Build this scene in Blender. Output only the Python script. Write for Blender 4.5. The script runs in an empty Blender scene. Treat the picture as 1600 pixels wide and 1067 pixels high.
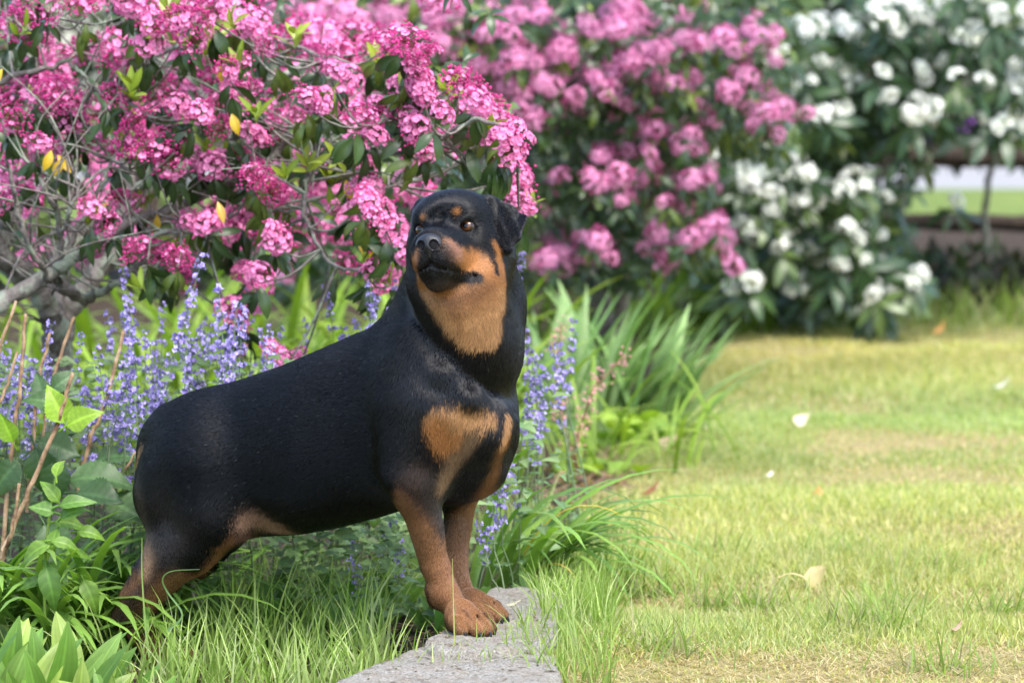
import bpy, math, random
import numpy as np
from mathutils import Vector, Matrix
from mathutils.bvhtree import BVHTree
rad = math.radians
SC = bpy.context.scene
COL = SC.collection

# ------------------------------------------------------------------ camera
HC = 1.047                     # camera height above the lawn
FPX = 6000.0                   # focal length in pixels of a 1600 px wide frame (135 mm)
PITCH = math.atan((533.5 - 150.0) / FPX)
cam_d = bpy.data.cameras.new('camera'); cam = bpy.data.objects.new('camera', cam_d); COL.objects.link(cam)
cam_d.sensor_width = 36.0; cam_d.lens = 135.0
cam_d.clip_start = 0.1; cam_d.clip_end = 400.0
cam.location = (0, 0, HC); cam.rotation_euler = (math.pi / 2 - PITCH, 0, 0)
cam_d.dof.use_dof = True; cam_d.dof.focus_distance = 7.02; cam_d.dof.aperture_fstop = 4.9
cam_d.dof.aperture_blades = 9
SC.camera = cam

# ------------------------------------------------------------------ sky, sun, exposure
SUN_EL, SUN_AZ = 58.0, 150.0          # degrees; azimuth clockwise from +Y (north)
w = bpy.data.worlds.new('World'); SC.world = w; w.use_nodes = True
nt = w.node_tree; nt.nodes.clear()
sky = nt.nodes.new('ShaderNodeTexSky'); sky.sky_type = 'NISHITA'; sky.sun_disc = False
sky.sun_elevation = rad(SUN_EL); sky.sun_rotation = rad(SUN_AZ)
sky.air_density = 1.0; sky.dust_density = 2.0; sky.ozone_density = 1.0
bg = nt.nodes.new('ShaderNodeBackground'); bg.inputs['Strength'].default_value = 0.15
wo = nt.nodes.new('ShaderNodeOutputWorld')
nt.links.new(sky.outputs[0], bg.inputs[0]); nt.links.new(bg.outputs[0], wo.inputs[0])
sun_d = bpy.data.lights.new('sun', 'SUN'); sun = bpy.data.objects.new('sun', sun_d); COL.objects.link(sun)
sun_d.energy = 1.5; sun_d.angle = rad(32.0); sun_d.color = (1.0, 0.975, 0.94)
_az, _el = rad(SUN_AZ), rad(SUN_EL)
_sd = Vector((math.sin(_az) * math.cos(_el), math.cos(_az) * math.cos(_el), math.sin(_el)))
sun.rotation_euler = (-_sd).to_track_quat('-Z', 'Y').to_euler()
vs = SC.view_settings
vs.view_transform = 'Standard'; vs.look = 'None'; vs.gamma = 1.0; vs.use_curve_mapping = False
vs.exposure = 1.75
SC.cycles.max_bounces = 8; SC.cycles.transparent_max_bounces = 8; SC.cycles.transmission_bounces = 6
SC.cycles.caustics_reflective = False; SC.cycles.caustics_refractive = False

# ------------------------------------------------------------------ small helpers
CAMP = np.array([0.0, 0.0, HC])
_c, _s = math.cos(PITCH), math.sin(PITCH)
def ray(px, py):
    u, v = (px - 800.0) / FPX, -(py - 533.5) / FPX
    return np.array([u, _c + v * _s, -_s + v * _c])
def at(px, py, y):                       # the point at world depth y that the photograph shows at (px, py)
    r = ray(px, py); return CAMP + r * (y / r[1])
def on_ground(px, py, z=0.0):
    r = ray(px, py); return CAMP + r * ((z - HC) / r[2])
def proj(p):
    p = np.asarray(p, float) - CAMP
    f = p[..., 1] * _c - p[..., 2] * _s; u = p[..., 1] * _s + p[..., 2] * _c
    return 800 + FPX * p[..., 0] / f, 533.5 - FPX * u / f
def unit(v): v = np.asarray(v, float); return v / (np.linalg.norm(v) + 1e-12)

class Mat:
    """small node-tree writer"""
    def __init__(s, name):
        s.m = bpy.data.materials.new(name); s.m.use_nodes = True
        s.t = s.m.node_tree; s.t.nodes.clear(); s.out = s.t.nodes.new('ShaderNodeOutputMaterial')
    def n(s, kind, **kw):
        nd = s.t.nodes.new('ShaderNode' + kind)
        for k, v in kw.items():
            if k in nd.inputs: s.set(nd.inputs[k], v)
            else: setattr(nd, k, v)
        return nd
    def set(s, sock, v):
        if isinstance(v, bpy.types.NodeSocket): s.t.links.new(v, sock)
        else: sock.default_value = v
    def noise(s, scale, detail=3.0, vec=None, rough=0.55):
        nd = s.n('TexNoise'); nd.inputs['Scale'].default_value = scale; nd.inputs['Detail'].default_value = detail
        nd.inputs['Roughness'].default_value = rough
        if vec is not None: s.set(nd.inputs['Vector'], vec)
        return nd.outputs['Fac']
    def ramp(s, fac, stops):
        nd = s.n('ValToRGB'); s.set(nd.inputs[0], fac); e = nd.color_ramp.elements
        while len(e) < len(stops): e.new(0.5)
        for el, (p, c) in zip(e, stops): el.position = p; el.color = (*c, 1.0) if len(c) == 3 else c
        return nd.outputs[0]
    def mix(s, fac, a, b, blend='MIX'):
        nd = s.n('Mix'); nd.data_type = 'RGBA'; nd.blend_type = blend
        s.set(nd.inputs[0], fac); s.set(nd.inputs[6], a); s.set(nd.inputs[7], b); return nd.outputs[2]
    def math(s, op, a, b=0.0):
        nd = s.n('Math'); nd.operation = op; s.set(nd.inputs[0], a); s.set(nd.inputs[1], b); return nd.outputs[0]
    def attr(s, name):
        nd = s.n('Attribute'); nd.attribute_name = name; return nd.outputs['Color']
    def bump(s, h, strength=0.4, dist=0.01):
        nd = s.n('Bump'); s.set(nd.inputs['Height'], h); nd.inputs['Strength'].default_value = strength
        nd.inputs['Distance'].default_value = dist; return nd.outputs[0]
    def bsdf(s, color, rough=0.6, spec=0.4, normal=None, trans=0.0, trans_col=None, coat=0.0, sheen=0.0):
        b = s.n('BsdfPrincipled'); s.set(b.inputs['Base Color'], color); s.set(b.inputs['Roughness'], rough)
        s.set(b.inputs['Specular IOR Level'], spec)
        if coat: b.inputs['Coat Weight'].default_value = coat; b.inputs['Coat Roughness'].default_value = 0.05
        if sheen: b.inputs['Sheen Weight'].default_value = sheen
        if normal is not None: s.set(b.inputs['Normal'], normal)
        o = b.outputs[0]
        if trans > 0:
            tr = s.n('BsdfTranslucent'); s.set(tr.inputs['Color'], trans_col if trans_col is not None else color)
            mx = s.n('MixShader'); mx.inputs[0].default_value = trans
            s.t.links.new(o, mx.inputs[1]); s.t.links.new(tr.outputs[0], mx.inputs[2]); o = mx.outputs[0]
        s.t.links.new(o, s.out.inputs[0]); return s.m
def rgb(r, g, b): return (r, g, b, 1.0)
def srgb(r, g, b):                       # 0..255 display colour -> linear
    f = lambda c: (c / 255 / 12.92) if c / 255 <= 0.04045 else ((c / 255 + 0.055) / 1.055) ** 2.4
    return (f(r), f(g), f(b))

def mesh(name, v, f, mat=None, smooth=True, colors=None, attr='tint'):
    """v (N,3) array, f list of index tuples or (M,k) array -> Mesh"""
    me = bpy.data.meshes.new(name)
    v = np.asarray(v, np.float32)
    if isinstance(f, np.ndarray):
        k = f.shape[1]; loops = f.reshape(-1).astype(np.int32); starts = np.arange(0, len(loops), k, dtype=np.int32)
    else:
        ln = np.array([len(q) for q in f], np.int32); loops = np.fromiter((i for q in f for i in q), np.int32)
        starts = np.concatenate([[0], np.cumsum(ln)[:-1]]).astype(np.int32)
    me.vertices.add(len(v)); me.vertices.foreach_set('co', v.reshape(-1))
    me.loops.add(len(loops)); me.loops.foreach_set('vertex_index', loops)
    me.polygons.add(len(starts)); me.polygons.foreach_set('loop_start', starts)
    me.update(calc_edges=True)
    if smooth: me.polygons.foreach_set('use_smooth', np.ones(len(starts), bool))
    if colors is not None:
        a = me.attributes.new(attr, 'FLOAT_COLOR', 'POINT')
        c = np.ones((len(v), 4), np.float32); c[:, :3] = colors; a.data.foreach_set('color', c.reshape(-1))
    if mat is not None:
        for m in (mat if isinstance(mat, (list, tuple)) else [mat]): me.materials.append(m)
    me.validate(); return me
def link(name, me, parent=None, loc=None, mw=None):
    o = bpy.data.objects.new(name, me); COL.objects.link(o)
    if parent is not None: o.parent = parent
    if mw is not None: o.matrix_basis = mw
    elif loc is not None: o.location = loc
    return o
def thing(name, label, cat, loc=(0, 0, 0), group=None):
    o = bpy.data.objects.new(name, None); COL.objects.link(o); o.location = loc; o.empty_display_size = 0.05
    return tag(o, label, cat, group)
def tag(o, label=None, cat=None, group=None, kind=None):
    if label: o['label'] = label
    if cat: o['category'] = cat
    if group: o['group'] = group
    if kind: o['kind'] = kind
    return o
def basis(fwd, up=(0, 0, 1)):            # matrix whose Y axis is fwd and Z axis close to up
    y = unit(fwd); x = np.cross(y, up)
    if np.linalg.norm(x) < 1e-4: x = np.cross(y, (1, 0, 0))
    x = unit(x); z = np.cross(x, y); return np.stack([x, y, z], 1)
def m4(R, t, s=1.0):
    M = np.eye(4); M[:3, :3] = np.asarray(R) * s; M[:3, 3] = t; return Matrix(M.tolist())
def vnoise(p, sc, seed=0):                       # cheap smooth noise, about -1..1
    r_ = np.random.default_rng(seed); out = 0
    for _ in range(6):
        k_ = r_.normal(size=3); k_ *= sc * r_.uniform(.6, 1.5) / np.linalg.norm(k_)
        out = out + np.sin(p @ k_ + r_.uniform(0, 6.28))
    return out / 3.0
# ================================================================== ground, road, fence, stone
rs = np.random.default_rng(11)
def sstep(a, b, x): t = np.clip((x - a) / (b - a), 0, 1); return t * t * (3 - 2 * t)
def gz(x, y):                                    # height of the ground
    x, y = np.asarray(x, float), np.asarray(y, float)
    return .036 * np.exp(-((x - .14) / .20) ** 2 - ((y - 7.15) / .40) ** 2) - .055 * sstep(-.12, -.42, x) * sstep(9.5, 8.0, y) + .006 * np.sin(x * 5.1 + y * 1.3) * np.sin(y * 3.3 - x * 1.7)
BY = [5.0, 6.6, 7.0, 7.6, 8.2, 9.0, 10.0, 11.4, 12.5, 14.0, 16.0, 17.4, 18.0, 18.4, 18.8]
BX = [-.30, -.22, -.12, .02, .09, .15, .24, .34, .44, .64, .90, 1.12, 1.8, 2.7, 6.0]
def bed_x(y): return np.interp(y, BY, BX)
def grid_faces(xs, ys):
    X, Y = np.meshgrid(xs, ys, indexing='ij'); v = np.stack([X, Y, gz(X, Y)], -1).reshape(-1, 3); ny = len(ys)
    i, j = np.meshgrid(np.arange(len(xs) - 1), np.arange(ny - 1), indexing='ij'); a = (i * ny + j).ravel()
    return v, np.stack([a, a + ny, a + ny + 1, a + 1], 1)
gx = np.unique(np.concatenate([np.arange(-14, -3, 1.0), np.arange(-3, 3.6, .06), np.arange(3.6, 15, 1.0)]))
gy = np.unique(np.concatenate([np.arange(1, 5.5, .5), np.arange(5.5, 20, .07), np.arange(20, 31.5, .5)]))
gv, gf = grid_faces(gx, gy)
cx_ = gv[gf].mean(1); inbed = (cx_[:, 0] < bed_x(cx_[:, 1]) + .02 * np.sin(cx_[:, 1] * 9)) & (cx_[:, 1] < 30.8)
def sub(v, f): u, inv = np.unique(f, return_inverse=True); return v[u], inv.reshape(f.shape)
m = Mat('lawn_thatch'); ob = m.n('TexCoord').outputs['Object']
c1 = m.ramp(m.noise(1.7, 4, ob), [(.38, (.22, .24, .065)), (.52, (.27, .26, .085)), (.64, (.33, .27, .13))])
c2 = m.ramp(m.noise(60, 3, ob), [(.3, (.16, .12, .07)), (.55, (.32, .25, .13)), (.75, (.42, .34, .19))])
m.bsdf(m.mix(.5, c1, c2), .9, .1, m.bump(m.noise(90, 3, ob), .8, .02)); LAWN = m.m
tag(link('lawn', mesh('lawn', *sub(gv, gf[~inbed]), LAWN)), kind='structure')
m = Mat('soil'); ob = m.n('TexCoord').outputs['Object']
m.bsdf(m.ramp(m.noise(38, 5, ob, .7), [(.35, (.020, .014, .009)), (.52, (.06, .042, .028)), (.68, (.16, .11, .07))]), .95, .15, m.bump(m.noise(60, 4, ob), 1, .03)); SOIL = m.m
tag(link('flower_bed', mesh('flower_bed', *sub(gv, gf[inbed]), SOIL)), kind='structure')
def sheet(name, x0, x1, y0, y1, z, mat, kind='structure', nx=12, ny=12):
    xs, ys = np.linspace(x0, x1, nx + 1), np.linspace(y0, y1, ny + 1)
    X, Y = np.meshgrid(xs, ys, indexing='ij'); v = np.stack([X, Y, np.full_like(X, z)], -1).reshape(-1, 3); n_ = ny + 1
    i, j = np.meshgrid(np.arange(nx), np.arange(ny), indexing='ij'); a = (i * n_ + j).ravel()
    return tag(link(name, mesh(name, v, np.stack([a, a + n_, a + n_ + 1, a + 1], 1), mat)), kind=kind)
m = Mat('verge'); ob = m.n('TexCoord').outputs['Object']
m.bsdf(m.ramp(m.noise(.9, 5, ob), [(.35, (.10, .145, .035)), (.65, (.17, .215, .055))]), .95, .1); VERGE = m.m
sheet('ground', -160, 160, -40, 220, -.075, VERGE, nx=4, ny=4)
sheet('verge', -60, 60, 30.6, 43.0, .010, VERGE)
m = Mat('road'); ob = m.n('TexCoord').outputs['Object']
m.bsdf(m.ramp(m.noise(6, 5, ob), [(.3, (.24, .235, .23)), (.7, (.31, .30, .295))]), .85, .3); sheet('road', -90, 90, 43.0, 58.0, -.02, m.m)
sheet('far_verge', -90, 90, 58.0, 75.0, .0, VERGE)

# ---- tubes for stems, branches, rails
def spline(pts, n_):
    p = np.asarray(pts, float); k = len(p)
    if k == 2: return np.array([p[0] + (p[1] - p[0]) * t for t in np.linspace(0, 1, n_ + 1)])
    q = np.vstack([2 * p[0] - p[1], p, 2 * p[-1] - p[-2]]); out = []
    for i in range(k - 1):
        a, b, c, d_ = q[i], q[i + 1], q[i + 2], q[i + 3]
        for t in np.linspace(0, 1, n_, endpoint=False):
            out.append(.5 * (2 * b + (c - a) * t + (2 * a - 5 * b + 4 * c - d_) * t * t + (3 * b - a - 3 * c + d_) * t ** 3))
    out.append(p[-1]); return np.array(out)
def tube(c, r_, sides=6):
    """c (n,3) centre line, r_ (n,) radii -> verts, quads"""
    c = np.asarray(c, float); n_ = len(c); r_ = np.broadcast_to(np.asarray(r_, float), (n_,))
    t = np.gradient(c, axis=0); t /= np.linalg.norm(t, axis=1)[:, None] + 1e-12
    ref = np.where(np.abs(t[:, 2:3]) < .9, np.array([[0, 0, 1.]]), np.array([[1., 0, 0]]))
    a = np.cross(t, ref); a /= np.linalg.norm(a, axis=1)[:, None]; b = np.cross(t, a)
    for i in range(1, n_):
        if a[i] @ a[i - 1] < 0: a[i] *= -1; b[i] *= -1
    ph = np.arange(sides) * 2 * math.pi / sides
    v = c[:, None] + (a[:, None] * np.cos(ph)[None, :, None] + b[:, None] * np.sin(ph)[None, :, None]) * r_[:, None, None]
    i, j = np.meshgrid(np.arange(n_ - 1), np.arange(sides), indexing='ij'); j2 = (j + 1) % sides
    f = np.stack([i * sides + j, i * sides + j2, (i + 1) * sides + j2, (i + 1) * sides + j], -1).reshape(-1, 4)
    return v.reshape(-1, 3), f
class Join:
    """collects shapes into one mesh, with a tint per vertex"""
    def __init__(s): s.v, s.f, s.c, s.n = [], [], [], 0
    def add(s, v, f, col=(1, 1, 1)):
        v = np.asarray(v); s.v.append(v); s.f.append(np.asarray(f) + s.n); s.n += len(v)
        s.c.append(np.broadcast_to(np.asarray(col, float), (len(v), 3)))
    def me(s, name, mat, smooth=True):
        fs = s.f if len({q.shape[1] for q in s.f}) == 1 else None
        F_ = np.concatenate(fs) if fs else [tuple(t) for q in s.f for t in q]
        return mesh(name, np.concatenate(s.v), F_, mat, smooth, np.concatenate(s.c))

# ---- split rail fence behind the white shrub
m = Mat('weathered_wood'); ob = m.n('TexCoord').outputs['Object']; mp = m.n('Mapping'); mp.inputs['Scale'].default_value = (1, 14, 14); m.set(mp.inputs[0], ob)
m.bsdf(m.ramp(m.noise(5, 5, mp.outputs[0]), [(.3, (.035, .025, .020)), (.55, (.085, .060, .047)), (.75, (.15, .115, .09))]), .85, .2, m.bump(m.noise(9, 4, mp.outputs[0]), .7, .03)); WOOD = m.m
fen = thing('split_rail_fence', 'weathered brown split rail fence behind the white flowering shrub', 'fence', (2.4, 19.6, 0))
def rail(p0, p1, w0):
    c = spline([p0, (np.array(p0) + p1) / 2 + rs.normal(size=3) * .01, p1], 8); r_ = w0 * (1 + .12 * np.sin(np.arange(len(c)) * 1.7 + rs.uniform(0, 6)))
    r_[0] *= .55; r_[-1] *= .55
    v, f = tube(c, r_, 7); v = v + .006 * np.stack([vnoise(v, 30, 5), vnoise(v, 30, 6), vnoise(v, 30, 7)], 1)
    link('rail', mesh('rail', v, f, WOOD), fen, mw=m4(np.eye(3), (-2.4, -19.6, 0)))
def post(x, y, h_):
    c = np.array([[x, y, z] for z in np.linspace(-.1, h_, 7)]); r_ = np.full(7, .075); r_[-1] = .05
    v, f = tube(c, r_, 6); f = np.vstack([f]); v = v + .006 * np.stack([vnoise(v, 22, 8), vnoise(v, 22, 9), vnoise(v, 22, 3)], 1)
    top_ = Join(); top_.add(v, f); cap = v[-6:]; top_.add(np.vstack([cap, cap.mean(0) + [0, 0, .012]]), np.array([(i, (i + 1) % 6, 6, 6) for i in range(6)]))
    link('post', mesh('post', np.concatenate(top_.v), [tuple(dict.fromkeys(q)) for a_ in top_.f for q in a_.tolist()], WOOD), fen, mw=m4(np.eye(3), (-2.4, -19.6, 0)))
FX = [-1.9, -.15, 1.55, 3.35, 5.1]
fy = lambda x: 19.6 - .10 * (x - 2.0)
for x in FX: post(x, fy(x), .98)
for a_, b_ in zip(FX, FX[1:]):
    for za, zb, w0 in ((.755, .715, .052), (.415, .385, .045)):
        rail((a_ - .05, fy(a_) - .0, za), (b_ + .05, fy(b_) - .0, zb if b_ > 2.5 else za), w0)

PZ = 0.062                                       # height of the stone the front paws stand on
# ---- the two stone slabs
m = Mat('stone'); ob = m.n('TexCoord').outputs['Object']
n1, n2 = m.noise(26, 6, ob, .65), m.noise(190, 4, ob, .7)
base = m.ramp(n2, [(.28, (.13, .115, .095)), (.44, (.38, .35, .30)), (.58, (.54, .50, .43)), (.72, (.72, .68, .60))])
tanp = m.mix(m.ramp(n1, [(.45, (0, 0, 0)), (.65, (1, 1, 1))]), base, m.mix(.5, base, rgb(.33, .25, .18)))
moss = m.mix(m.ramp(m.noise(17, 5, ob), [(.66, (0, 0, 0)), (.72, (1, 1, 1))]), tanp, rgb(.085, .062, .022))
m.bsdf(moss, .9, .2, m.bump(m.math('ADD', n1, n2), 1.0, .016)); STONE = m.m
def slab(outline, z, th, label, tilt=0.0):
    o2 = np.array([on_ground(x, y, z)[:2] for x, y in outline])
    o2 = spline(np.c_[np.vstack([o2, o2[:1]]), np.zeros(len(o2) + 1)], 7)[:-1, :2]; n_ = len(o2); c2 = o2.mean(0)
    o2 = o2 + (o2 - c2) * (.07 * vnoise(np.c_[o2, np.zeros(n_)], 60, 2) + .02 * vnoise(np.c_[o2, np.zeros(n_)], 200, 12))[:, None]
    rings = [(s_, 0) for s_ in np.linspace(.08, .97, 14)] + [(1.0, -.006), (1.012, -.018), (1.0, -.04), (1.01, -th)]
    v = [np.r_[c2, z]]; 
    for s_, dz in rings: v += [np.r_[c2 + (q - c2) * s_, z + dz] for q in o2]
    v = np.array(v); v[:, 2] += .004 * vnoise(v * [1, 1, 0], 34, 17) + .0022 * vnoise(v * [1, 1, 0], 130, 18) + .0012 * vnoise(v, 330, 19)
    v[1 + 14 * n_:, :2] += .006 * np.stack([vnoise(v[1 + 14 * n_:], 50, 23), vnoise(v[1 + 14 * n_:], 50, 24)], 1)
    f = [(0, 1 + i, 1 + (i + 1) % n_) for i in range(n_)]
    for k in range(len(rings) - 1):
        a_ = 1 + k * n_; f += [(a_ + i, a_ + n_ + i, a_ + n_ + (i + 1) % n_, a_ + (i + 1) % n_) for i in range(n_)]
    me_ = mesh('stone_slab', v - np.r_[c2, 0], f, STONE); return tag(link('stone_slab', me_, loc=(*c2, 0)), label, 'stone')
slab([(658, 1004), (688, 984), (735, 944), (782, 914), (840, 917), (884, 938), (872, 976), (838, 1003), (770, 1013), (705, 1013)], PZ + .002, .10, 'grey stone slab with moss spots under the front paws of the dog')
slab([(520, 1062), (580, 1040), (640, 1012), (720, 1004), (800, 1010), (870, 1030), (850, 1075), (760, 1105), (560, 1110), (500, 1090)], .050, .10, 'pale lower stone slab at the bottom edge, in front of the paws')
slab([(775, 905), (800, 893), (845, 890), (858, 900), (830, 912), (790, 914)], .03, .06, 'small half-buried stone behind the slab the dog stands on')
# ================================================================== plants
rp = np.random.default_rng(23)
def leaf_mat(name, rough=.45, trans=.35, var=.35, spec=.4, sat=1.0, bump=None):
    m = Mat(name); c = m.attr('tint'); r_ = m.n('ObjectInfo').outputs['Random']
    ob = m.n('TexCoord').outputs['Object']
    v = m.math('ADD', 1 - var / 2, m.math('MULTIPLY', r_, var))
    v = m.math('MULTIPLY', v, m.math('ADD', .8, m.math('MULTIPLY', m.noise(45, 3, ob), .4)))
    c = m.mix(1.0, c, m.n('CombineColor', Red=v, Green=v, Blue=v).outputs[0], 'MULTIPLY')
    return m.bsdf(c, rough, spec, trans=trans, trans_col=m.mix(1.0, c, rgb(1.25, 1.35, .6), 'MULTIPLY'))
LEAF = leaf_mat('leaf'); GRASS = leaf_mat('grass_blade', .5, .45, .2, .35); GLOSSY = leaf_mat('glossy_leaf', .32, .18, .35, .5)
def petal_mat(name, trans=.35):
    m = Mat(name); c = m.attr('tint'); r_ = m.n('ObjectInfo').outputs['Random']
    v = m.math('ADD', .82, m.math('MULTIPLY', r_, .36))
    c = m.mix(1.0, c, m.n('CombineColor', Red=v, Green=v, Blue=v).outputs[0], 'MULTIPLY')
    return m.bsdf(c, .6, .25, trans=trans)
PETAL = petal_mat('petal')
m = Mat('bark'); ob = m.n('TexCoord').outputs['Object']
b0 = m.ramp(m.noise(40, 5, ob, .7), [(.3, (.08, .07, .06)), (.55, (.20, .175, .155)), (.75, (.34, .31, .275))])
BARK = m.bsdf(m.mix(m.ramp(m.noise(18, 4, ob), [(.52, (0, 0, 0)), (.62, (1, 1, 1))]), b0, rgb(.26, .29, .22)), .9, .2, m.bump(m.noise(70, 4, ob), .8, .01))
m = Mat('stem'); STEM = m.bsdf(m.attr('tint'), .6, .3)

def ribbons(base, az, lean, curl, L, W, col, seg=4, fold=.0, prof=None, twist=None, droop=None):
    """N grass-like blades in one go -> verts, quads, colours.  lean / curl in radians from the vertical."""
    N = len(base); t = np.linspace(0, 1, seg + 1)
    prof = np.interp(t, np.linspace(0, 1, len(prof)), prof) if prof is not None else (1 - t ** 2.2) * .92 + .08 * (1 - t); prof = np.maximum(prof, .02)
    ang = lean[:, None] + curl[:, None] * t[None] ** 1.3
    d_ = np.stack([np.sin(ang) * np.cos(az)[:, None], np.sin(ang) * np.sin(az)[:, None], np.cos(ang)], -1)
    p = np.zeros((N, seg + 1, 3)); p[:, 1:] = np.cumsum((d_[:, 1:] + d_[:, :-1]) / 2, 1) * (L / seg)[:, None, None]
    p += base[:, None]
    saz = az if twist is None else az + twist
    side = np.stack([-np.sin(saz), np.cos(saz), np.zeros(N)], -1)[:, None] * np.ones((1, seg + 1, 1))
    if twist is not None: side = side - d_ * (side * d_).sum(-1, keepdims=True)
    nrm = np.cross(side, d_); hw = (W[:, None] * prof[None] / 2)[..., None]
    if fold > 0:
        cols = np.stack([p - side * hw + nrm * hw * fold, p, p + side * hw + nrm * hw * fold], 2); k = 3
    else: cols = np.stack([p - side * hw, p + side * hw], 2); k = 2
    v = cols.reshape(N, -1, 3); q = []
    for s_ in range(seg):
        for c_ in range(k - 1): a_ = s_ * k + c_; q.append((a_, a_ + 1, a_ + k + 1, a_ + k))
    f = (np.array(q)[None] + (np.arange(N) * (seg + 1) * k)[:, None, None]).reshape(-1, 4)
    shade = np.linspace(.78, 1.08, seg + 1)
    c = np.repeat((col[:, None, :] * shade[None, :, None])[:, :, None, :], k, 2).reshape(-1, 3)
    return v.reshape(-1, 3), f, c
def pick(pal, n_): pal = np.asarray(pal); return pal[rp.integers(0, len(pal), n_)] * rp.uniform(.75, 1.25, (n_, 1))
def blades_obj(name, base, L, W, pal, lean=(.0, .5), curl=(.1, 1.0), seg=3, mat=None, col=None, parent=None, az=None, fold=0, prof=None):
    n_ = len(base); az = rp.uniform(0, 6.283, n_) if az is None else az
    v, f, c = ribbons(np.asarray(base), az, rp.uniform(*lean, n_), rp.uniform(*curl, n_), L, W, pick(pal, n_) if col is None else col, seg, fold, prof, twist=rp.uniform(-1.2, 1.2, n_))
    return tag(link(name, mesh(name, v, f, mat or GRASS, True, c), parent), kind='stuff')

def leaf_shape(L, W, prof, seg=6, fold=.25, bend=.5, wave=0.0, col=(.1, .2, .03), vein=1.18, serr=0, petiole=0.0):
    """a leaf lying along +Y, its face towards +Z, tip bending down"""
    t = np.linspace(0, 1, seg + 1); w = np.interp(t, np.linspace(0, 1, len(prof)), prof) * W / 2
    ang = -bend * t; y = np.r_[0, np.cumsum(np.cos((ang[1:] + ang[:-1]) / 2))] * L / seg; z = np.r_[0, np.cumsum(np.sin((ang[1:] + ang[:-1]) / 2))] * L / seg
    us = np.array([-1, -.5, 0, .5, 1.]); v, c = [], []
    for i in range(seg + 1):
        ws = w[i] * (1 + (serr * (1 if i % 2 else -1) if 0 < i < seg else 0))
        for u in us:
            v.append((u * ws, y[i] + abs(u) * 0, z[i] + abs(u) * ws * fold + wave * W * math.sin(i * 2.1 + u * 2) * abs(u)))
            c.append(np.array(col) * (vein if u == 0 else (.94 if abs(u) == 1 else 1.0)))
    f = []
    for i in range(seg):
        for k in range(4): a_ = i * 5 + k; f.append((a_, a_ + 1, a_ + 6, a_ + 5))
    v, c = np.array(v), np.array(c)
    if petiole:
        tv, tf = tube(np.array([[0, -petiole, -.15 * petiole], [0, -petiole / 2, 0], [0, 0.01 * L, 0]]), [.004 * 1, .0035, .003], 5)
        f = f + [tuple(q) for q in (tf + len(v)).tolist()]; v = np.vstack([v, tv]); c = np.vstack([c, np.tile(np.array(col) * 1.1, (len(tv), 1))])
    return v, f, c
def veined_leaf(L, W, prof, rows=26, cols=11, fold=.2, bend=.5, col=(.1, .2, .03), serr=.06, petiole=.03, nv=7, par=False, wav=.03):
    t = np.linspace(0, 1, rows + 1); w = np.interp(t, np.linspace(0, 1, len(prof)), prof) * W / 2; us = np.linspace(-1, 1, cols)
    ang = -bend * t; y = np.r_[0, np.cumsum(np.cos((ang[1:] + ang[:-1]) / 2))] * L / rows; z = np.r_[0, np.cumsum(np.sin((ang[1:] + ang[:-1]) / 2))] * L / rows
    v, c = [], []; ph = rp.uniform(0, 6)
    for i in range(rows + 1):
        ws = w[i] * (1 + (serr * (1 if i % 2 else -1) if 0 < i < rows else 0))
        for u in us:
            if par: vein = .5 + .5 * math.cos(u * 15); k = .90 + .16 * vein; rl = 0
            else:
                q_ = (t[i] * nv - abs(u) * .8) % 1.0; vein = max(0, 1 - abs(q_ - .5) / .16); k = (.86 + .30 * vein); rl = vein
            if abs(u) < .06: k = 1.35
            k *= 1 + .10 * math.sin(3 * t[i] + ph + 2 * u)
            v.append((u * ws, y[i], z[i] + abs(u) * ws * fold - rl * L * .012 + wav * W * math.sin(9 * t[i] + ph) * abs(u) ** 2)); c.append(np.array(col) * k)
    f = [(i * cols + k, i * cols + k + 1, (i + 1) * cols + k + 1, (i + 1) * cols + k) for i in range(rows) for k in range(cols - 1)]
    v, c = np.array(v), np.array(c)
    if petiole:
        tv, tf = tube(np.array([[0, -petiole, -.15 * petiole], [0, -petiole / 2, 0], [0, 0.01 * L, 0]]), [.003, .0026, .002], 5)
        f = f + [tuple(q) for q in (tf + len(v)).tolist()]; v = np.vstack([v, tv]); c = np.vstack([c, np.tile(np.array(col) * 1.1, (len(tv), 1))])
    return v, f, c
def veined_set(n_, L, W, prof, pal, jit=.2, mat=None, **kw):
    out = []
    for i in range(n_):
        k = dict(kw); k['bend'] = kw.get('bend', .5) * rp.uniform(.2, 1.8)
        v, f, c = veined_leaf(L * rp.uniform(1 - jit, 1 + jit), W * rp.uniform(1 - jit, 1 + jit), prof, col=pal[i % len(pal)], **k)
        out.append((v, np.array(f), c, mesh('leaf', v, f, mat or LEAF, True, c)))
    return out
LANCE = [.06, .45, .80, 1, .98, .80, .50, .03]; OVATE = [.10, .72, 1, .95, .78, .52, .26, .02]; OBOV = [.08, .35, .62, .85, 1, .95, .65, .05]; STRAP = [.8, .95, 1, 1, .95, .8, .5, .03]
def leaf_set(n_, L, W, prof, pal, mat=None, jit=.2, name='leaf', **kw):
    out = []
    for i in range(n_):
        k = dict(kw); k['bend'] = kw.get('bend', .5) * rp.uniform(.3, 1.7)
        v, f, c = leaf_shape(L * rp.uniform(1 - jit, 1 + jit), W * rp.uniform(1 - jit, 1 + jit), prof, col=pal[i % len(pal)], **k)
        out.append((v, np.array(f), c, mesh(name, v, f, mat or LEAF, True, c)))
    return out
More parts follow.
